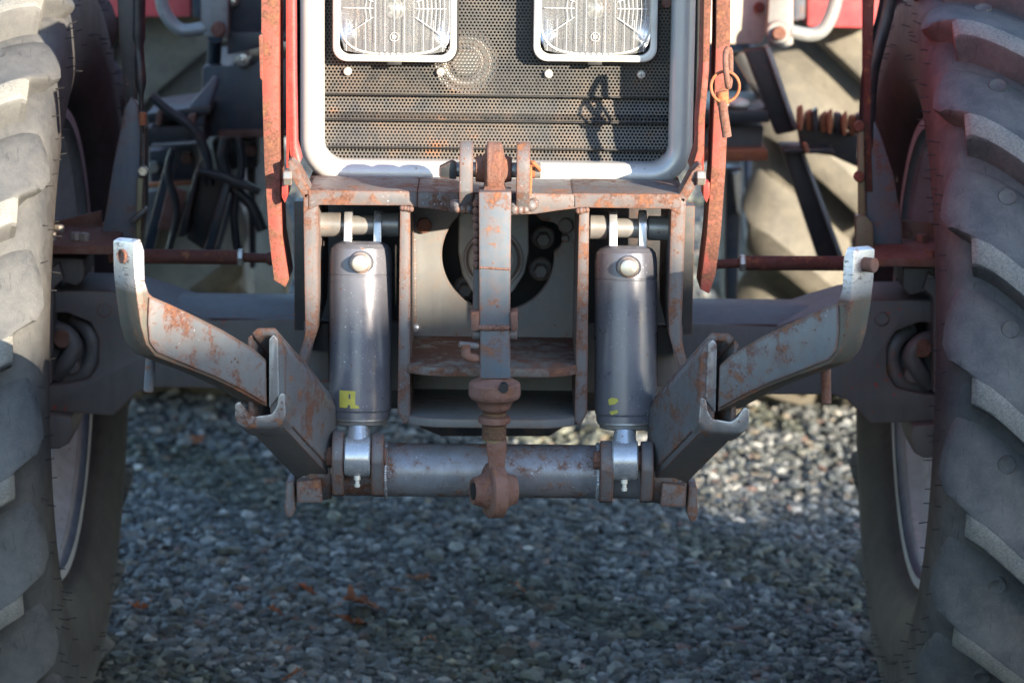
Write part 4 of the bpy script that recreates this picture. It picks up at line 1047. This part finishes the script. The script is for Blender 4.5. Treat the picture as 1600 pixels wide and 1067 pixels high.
bgplate('valve_block', [(232, 236), (300, 232), (306, 262), (300, 286), (236, 292)], 1.0, .2, 'navy')
bgplate('cross_plate', [(228, 300), (262, 296), (240, 352), (228, 360)], 1.02, .03, 'axle')
bgplate('lower_plate', [(330, 222), (400, 218), (402, 262), (340, 268)], 1.05, .1, 'dark')
for pts_, r_ in (([(352, 214), (348, 250), (362, 290), (392, 320), (410, 360)], .011), ([(236, 150), (262, 172), (300, 200), (322, 240), (328, 290)], .009), ([(372, 214), (378, 262), (366, 330), (372, 400)], .008), ([(270, 232), (262, 270), (276, 330), (262, 400)], .007)):
    tube('hydraulic_hose', [at(u_, v_, .80) for u_, v_ in pts_], r_, 'dark', T, 10)
for u_, v_ in ((240, 262), (292, 248), (348, 240), (392, 236), (330, 190)):
    c = at(u_, v_, .98); hexa('bracket_bolt', c + Vector((0, .03, 0)), c - Vector((0, .004, 0)), .012, 'rust' if u_ % 3 else 'nut', T)
bgplate('rusty_edge', [(228, 288), (300, 284), (300, 290), (228, 294)], .96, .03, 'rustorange')
bgplate('rear_link_arm', [(352, 300), (372, 296), (340, 400), (318, 404)], 1.1, .04, 'bluepost')
# right side (sunlit)
cb = bgplate('battery_box', [(1085, -60), (1196, -60), (1204, 30), (1192, 66), (1185, 70), (1085, 70)], Yb, .35, 'cream')
c = at(1187, 12, Yb - .01); cyl('box_bolt', c + Vector((0, .02, 0)), c - Vector((0, .006, 0)), .010, 'rust', cb)
bk2 = bgplate('handrail_bracket', [(1205, -60), (1240, -60), (1240, 70), (1226, 78), (1205, 72), (1198, 55)], Yb - .06, .05, 'greytube')
c = at(1217, 52, Yb - .07); cyl('bracket_washer', c + Vector((0, .012, 0)), c, .024, 'greytube', bk2); cyl('bracket_bolt', c, c - Vector((0, .014, 0)), .013, 'rust', bk2)
tube('handrail', [at(1314, -60, Yb - .05), at(1306, 0, Yb - .05), at(1290, 42, Yb - .05), at(1268, 55, Yb - .05), at(1236, 50, Yb - .05)], .0135, 'greytube', T, 16)
fd2 = bgplate('rear_mudguard', [(1262, -90), (1440, -90), (1440, 38), (1380, 45), (1262, 42)], 1.62, .5, 'redfender'); bgplate('mudguard_trim', [(1240, -90), (1262, -90), (1258, 30), (1240, 34)], 1.60, .5, 'bluepost', fd2)
bgplate('support_beam', [(1163, 80), (1196, 76), (1205, 76), (1246, 205), (1213, 212)], .90, .05, 'dark'); 
bm_ = bgplate('support_beam', [(1222, 235), (1252, 232), (1312, 396), (1320, 420), (1284, 420)], .88, .05, 'dark')
bgplate('beam_edge', [(1196, 76), (1204, 74), (1247, 200), (1241, 206)], .885, .06, 'greytube', T, .002); bgplate('beam_edge', [(1252, 240), (1258, 240), (1318, 400), (1311, 404)], .865, .06, 'greytube', bm_, .002)
bgplate('rear_beam', [(1142, 84), (1166, 82), (1214, 172), (1196, 176)], 1.1, .04, 'dark')
sf = bgplate('side_step', [(1085, 172), (1200, 172), (1203, 192), (1085, 196)], .90, .30, 'dark')
bgplate('step_face', [(1085, 198), (1194, 198), (1190, 236), (1085, 236)], .95, .25, 'frame_light', sf)
bgplate('step_flange', [(1085, 236), (1200, 235), (1200, 252), (1085, 254)], .89, .28, 'rustorange', sf)
c = at(1150, 162, .93); sphere('step_light', c, .024, 'cream', sf, (1.1, 1, .5))
gs = bgplate('grating_step', [(1245, 196), (1300, 198), (1342, 212), (1340, 262), (1300, 244), (1252, 238)], .88, .02, 'dark')
for k in range(9):
    u = 1248 + k * 11.5
    h1_, h2_, w_ = (k * 7) % 11, (k * 5) % 9, 7 + (k * 3) % 6
    bgplate('grating_tooth', [(u - 1, 170 + h1_ + k), (u + w_, 166 + h2_ + k), (u + w_ + 1, 190 + k), (u + w_ - 2, 205 + k * 1.3), (u, 204 + k * 1.3), (u - 2, 188 + k)], .84 + .02 * (k % 2), .03, 'rustorange' if k % 3 != 2 else 'dark', gs)
bgplate('grating_bar', [(1245, 184), (1342, 196), (1342, 206), (1245, 196)], .865, .015, 'dark', gs)
bgplate('step_ledge', [(1222, 232), (1300, 232), (1306, 240), (1224, 242)], .84, .10, 'dark', gs)
bgplate('hook_strap', [(1254, 224), (1262, 224), (1266, 240), (1258, 240)], .82, .02, 'rustorange', gs)
bgplate('tank_strap', [(1134, 262), (1160, 262), (1152, 470), (1134, 470)], 1.2, .05, 'navy'); bgplate('pale_cover', [(1144, 272), (1158, 268), (1157, 338), (1150, 330)], 1.18, .02, 'cream')

# ================================================================== TOP LINK (its own thing, hanging from the clevis pin)
TLY = -.89
TL = thing('top_link', 'blue-grey and rusty adjustable top link hanging upright from the clevis below the grille', 'top link', loc=(at(772, 262, -.86)))
inv = -Vector(TL.location)
def tlp(o):
    o.parent = TL; o.data.transform(Matrix.Translation(inv)); return o
cen = at(771, 264, -.86)
def prof_px(lst, u_ref, Y): return [((u - u_ref) * px(1, Y), r * px(1, Y)) for u, r in lst]
tlp(lathe('top_eye', at(743, 264, -.86), (1, 0, 0), prof_px([(743, 17), (744, 20), (756, 21), (758, 29), (761, 41), (763, 42), (780, 42), (782, 41), (786, 30), (788, 21), (798, 19), (799, 16)], 743, -.86), 'rust', None, 36, 25))
tlp(lathe('clevis_pin', at(705, 265, -.86), (1, 0, 0), prof_px([(705, 11), (706, 12), (842, 12), (843, 10)], 705, -.86), 'pinsteel', None, 24))
tlp(plate('pin_handle', [(686, 262), (706, 252), (713, 256), (713, 281), (690, 279), (686, 276)], -.875, .02, 'dark', None, .002))
cp = tlp(tube('cotter_pin', [at(826, 254, -.875), at(834, 256, -.885), at(840, 262, -.88), (at(843, 266, -.87)), at(838, 262, -.865), at(830, 258, -.865)], .0028, 'rustorange', None, 8))
tlp(tube('cotter_leg', [at(829, 260, -.88), at(829, 285, -.885), at(828, 304, -.885)], .0022, 'rustorange', None, 8))
tlp(lathe('pin_washer', at(828, 265, -.86), (1, 0, 0), [(0, px(14, -.86)), (.007, px(14, -.86))], 'rustorange', None, 24))
# neck and square shank
def loft(name, a, b, mat, bev=.002):
    bm = bmesh.new(); A = [bm.verts.new(p) for p in a]; B = [bm.verts.new(p) for p in b]; n = len(A)
    bm.faces.new(A); bm.faces.new(list(reversed(B)))
    for i in range(n): bm.faces.new((A[i], B[i], B[(i + 1) % n], A[(i + 1) % n]))
    bevel_all(bm, bev); return from_bm(name, bm, mat, None, 35)
def sq(ua, ub, v, Yf, Yb_):
    return [at(ua, v, Yf), at(ub, v, Yf), Vector((at(ub, v, Yf).x, Yb_, at(ub, v, Yf).z)), Vector((at(ua, v, Yf).x, Yb_, at(ua, v, Yf).z))]
tlp(loft('link_neck', sq(759, 785, 285, -.882, -.845), sq(753, 792, 304, -.905, -.860), 'rust'))
sh = tlp(loft('link_shank', sq(748, 799, 300, -.912, -.866), sq(749, 797, 510, -.912, -.866), 'linkblue', .002))
sh2 = tlp(loft('link_sleeve', sq(750, 796, 505, -.910, -.868), sq(750, 799, 592, -.910, -.868), 'linkblue', .002))
tlp(loft('shank_rear', sq(741, 750, 310, -.890, -.850), sq(738, 752, 512, -.890, -.850), 'axle', .001))
for i in range(9):
    tlp(sphere('rack_tooth', at(744, 318 + i * 12, -.895), .006, 'rust', None, (.8, 1, 1)))
tlp(weld('shank_weld', [at(750, 512, -.912), at(797, 512, -.912)], .0045, 'rust', None)); tlp(weld('shank_weld', [at(750, 418, -.9125), at(797, 421, -.9125)], .0016, 'rust', None))
for ua, ub in ((735, 749), (797, 809)):
    tlp(plate('sleeve_lug', [(ua, 489), (ub, 487), (ub, 516), (ua + 2, 518)], -.915, .03, 'rust', None, .002))
tlp(cyl('lug_bolt', at(738, 522, -.895), at(808, 522, -.895), .008, 'axle', None, 14))
tlp(tube('locking_lever', [at(752, 560, -.90), at(738, 559, -.905), at(729, 556, -.91), at(728, 545, -.91), at(727, 538, -.91)], [.0065] * 25, 'rust', None, 12))
tlp(cyl('lever_pin', at(717, 538, -.91), at(748, 541, -.905), .0048, 'axle', None, 12))
sx = px(1, TLY)
vref = 588; o_ = at(773, vref, TLY)
tlp(lathe('adjuster_collar', o_, (0, 0, -1), [((v - vref) * sx, r * sx) for v, r in [(588, 22), (592, 28), (597, 38), (600, 40), (616, 41), (621, 39), (627, 30), (631, 27), (638, 25), (642, 21), (644, 18)]], 'rust', None, 40, 25))
hcol = at(787, 606, TLY - 40 * sx * .9); tlp(cyl('collar_hole', hcol + Vector((0, .02, 0)), hcol - Vector((0, .004, 0)), .0065, 'black', None, 18, .02))
thr = [(645, 18)]
vv = 646.0
while vv < 688:
    thr += [(vv, 17.5), (vv + 1.1, 19.5), (vv + 2.2, 17.5)]; vv += 3.0
tlp(lathe('threaded_rod', o_, (0, 0, -1), [((v - vref) * sx, r * sx) for v, r in thr] + [((692 - vref) * sx, 17 * sx)], 'olive', None, 28, 25))
tlp(lathe('lock_ring', o_, (0, 0, -1), [((v - vref) * sx, r * sx) for v, r in [(651, 20), (652, 24), (656, 25.5), (661, 25), (664, 20)]], 'rust', None, 32, 40))
tlp(loft('end_neck', sq(759, 792, 690, -.905, -.876), sq(765, 788, 742, -.902, -.878), 'rust', .003))
tlp(sphere('neck_bulge', at(776, 703, TLY), px(17, TLY), 'rust', None, (1, .8, .8)))
ea = Vector((1, .30, -.03)).normalized(); eo = at(773, 766, TLY)
def pe(lst): return [((u - 773) * px(1, TLY), r * px(1, TLY)) for u, r in lst]
le = tlp(lathe('lower_eye', eo, ea, pe([(748, 13), (738, 14), (737, 20), (739, 22), (747, 24), (755, 27), (759, 30), (760.5, 40), (763, 43.5), (783, 43.5), (785, 40), (787, 31), (796, 26), (800, 24.5), (806, 23), (807, 18), (803, 12)]), 'rust', None, 40, 25, True))
tlp(lathe('ball_bore', eo, ea, pe([(736.6, 13.5), (749, 13)]), 'black', None, 28))

# ================================================================== LINCH PIN on the right guard bar
LP = thing('linch_pin', 'rusty linch pin with wire ring stuck through the red guard bar right of the grille', 'linch pin', loc=at(1132, 150, -.83))
invl = -Vector(LP.location)
def lpp(o): o.parent = LP; o.data.transform(Matrix.Translation(invl)); return o
lpp(tube('pin_shank', [at(1129, 150, -.83), at(1130, 172, -.835), at(1136, 214, -.835)], [px(7.5, -.9)] * 13, 'rust', None, 14))
lpp(cyl('pin_head', at(1128, 143, -.83), at(1130, 164, -.83), px(10, -.9), 'rustorange', None, 18))
rc_ = at(1133, 136, -.835)
lpp(tube('wire_ring', [rc_ + Vector((px(22, -.9) * math.cos(a), -.002 * math.sin(a * 2), px(24, -.9) * math.sin(a))) for a in np.linspace(R(-80), R(255), 40)], .0022, 'rustorange', None, 8, curve=False))
lpp(tube('chain_link', [at(1138, 76, -.83), at(1134, 84, -.835), at(1134, 106, -.845), at(1138, 136, -.835), at(1141, 120, -.83), at(1141, 84, -.83), at(1138, 76, -.83)], .0042, 'rust', None, 10))
lpp(lathe('ring_collar', at(1130, 160, -.83), (0, 0, -1), [(0, .006), (.001, .0085), (.005, .0085), (.006, .006)], 'nut', None, 16))

# ================================================================== LEAVES
leafm = []
for i, (a, b) in enumerate((((.46, .19, .09), (.32, .12, .06)), ((.60, .20, .06), (.42, .13, .05)), ((.50, .30, .20), (.38, .20, .13)))):
    m, n, l, p = newmat('dry_oak_leaf_%s' % ('brown', 'orange', 'tan')[i])
    co = poscoord(n); l.new(mix(n, l, ramp(n, l, noise(n, l, co, 90, 5, .6), .35, .65), a, b), p.inputs['Base Color']); p.inputs['Roughness'].default_value = .7; leafm.append(m)
def leaf(u, v, size, mi, label, seed):
    rnd = random.Random(seed); size *= 1.15; c = ground_at(u, v, .022); bm = bmesh.new(); n = 44; spine = []
    L_, R_ = [], []
    for i in range(15):
        t = i / 14; wdt = size * .30 * math.sin(math.pi * min(1, t * 1.05 + .03)) ** .7 * (1 + .42 * math.cos(t * 20 + rnd.random()))
        if i in (0, 14): wdt = .0006
        z = .010 * math.sin(t * 3 + seed) + .004 * rnd.random(); y = (t - .5) * size
        spine.append(bm.verts.new((0, y, z)))
        L_.append(bm.verts.new((-wdt, y + .002, z + wdt * rnd.uniform(.1, .6)))); R_.append(bm.verts.new((wdt, y + .002, z + wdt * rnd.uniform(.0, .6))))
    for i in range(14):
        bm.faces.new((spine[i], spine[i + 1], L_[i + 1], L_[i])); bm.faces.new((spine[i], R_[i], R_[i + 1], spine[i + 1]))
    bmesh.ops.solidify(bm, geom=bm.faces[:], thickness=.0006)
    add_tube(bm, [(0, -size * .5, .004), (.002, -size * .62, .006)], .0009, 5)
    o = from_bm('oak_leaf', bm, leafm[mi], None, 40); o.location = c; o.rotation_euler = (rnd.uniform(-.25, .1), rnd.uniform(-.3, .3), rnd.uniform(0, 6.28))
    o['label'] = label; o['category'] = 'leaf'; o['group'] = 'dry leaves lying on the gravel'; return o
leaf(568, 948, .085, 0, 'largest curled brown oak leaf on the gravel left of centre', 1).rotation_euler.z = R(-60)
leaf(551, 966, .060, 0, 'brown leaf lying just under the largest curled one', 9).rotation_euler.z = R(-80)
leaf(481, 921, .036, 1, 'small bright orange leaf left of the largest brown leaf', 2).rotation_euler.z = R(-85)
leaf(654, 898, .050, 2, 'pale tan twisted leaf between the orange leaf and the top link end', 3).rotation_euler.z = R(-50)
leaf(623, 918, .030, 2, 'small pinkish leaf scrap beside the pale twisted leaf', 4)
leaf(812, 921, .034, 0, 'small red-brown leaf under the right part of the cross tube', 5).rotation_euler.z = R(80)
leaf(668, 1006, .026, 0, 'tiny brown leaf scrap near the bottom middle of the gravel', 6)
leaf(428, 960, .034, 0, 'dark reddish leaf on edge left of the largest brown leaf', 7)
leaf(456, 1056, .036, 0, 'reddish leaf at the bottom edge of the gravel', 8)
leaf(218, 943, .034, 1, 'thin orange leaf close to the left front tyre', 10).rotation_euler.z = R(85)
leaf(308, 688, .040, 0, 'faint reddish leaf far back under the left lift arm', 11)
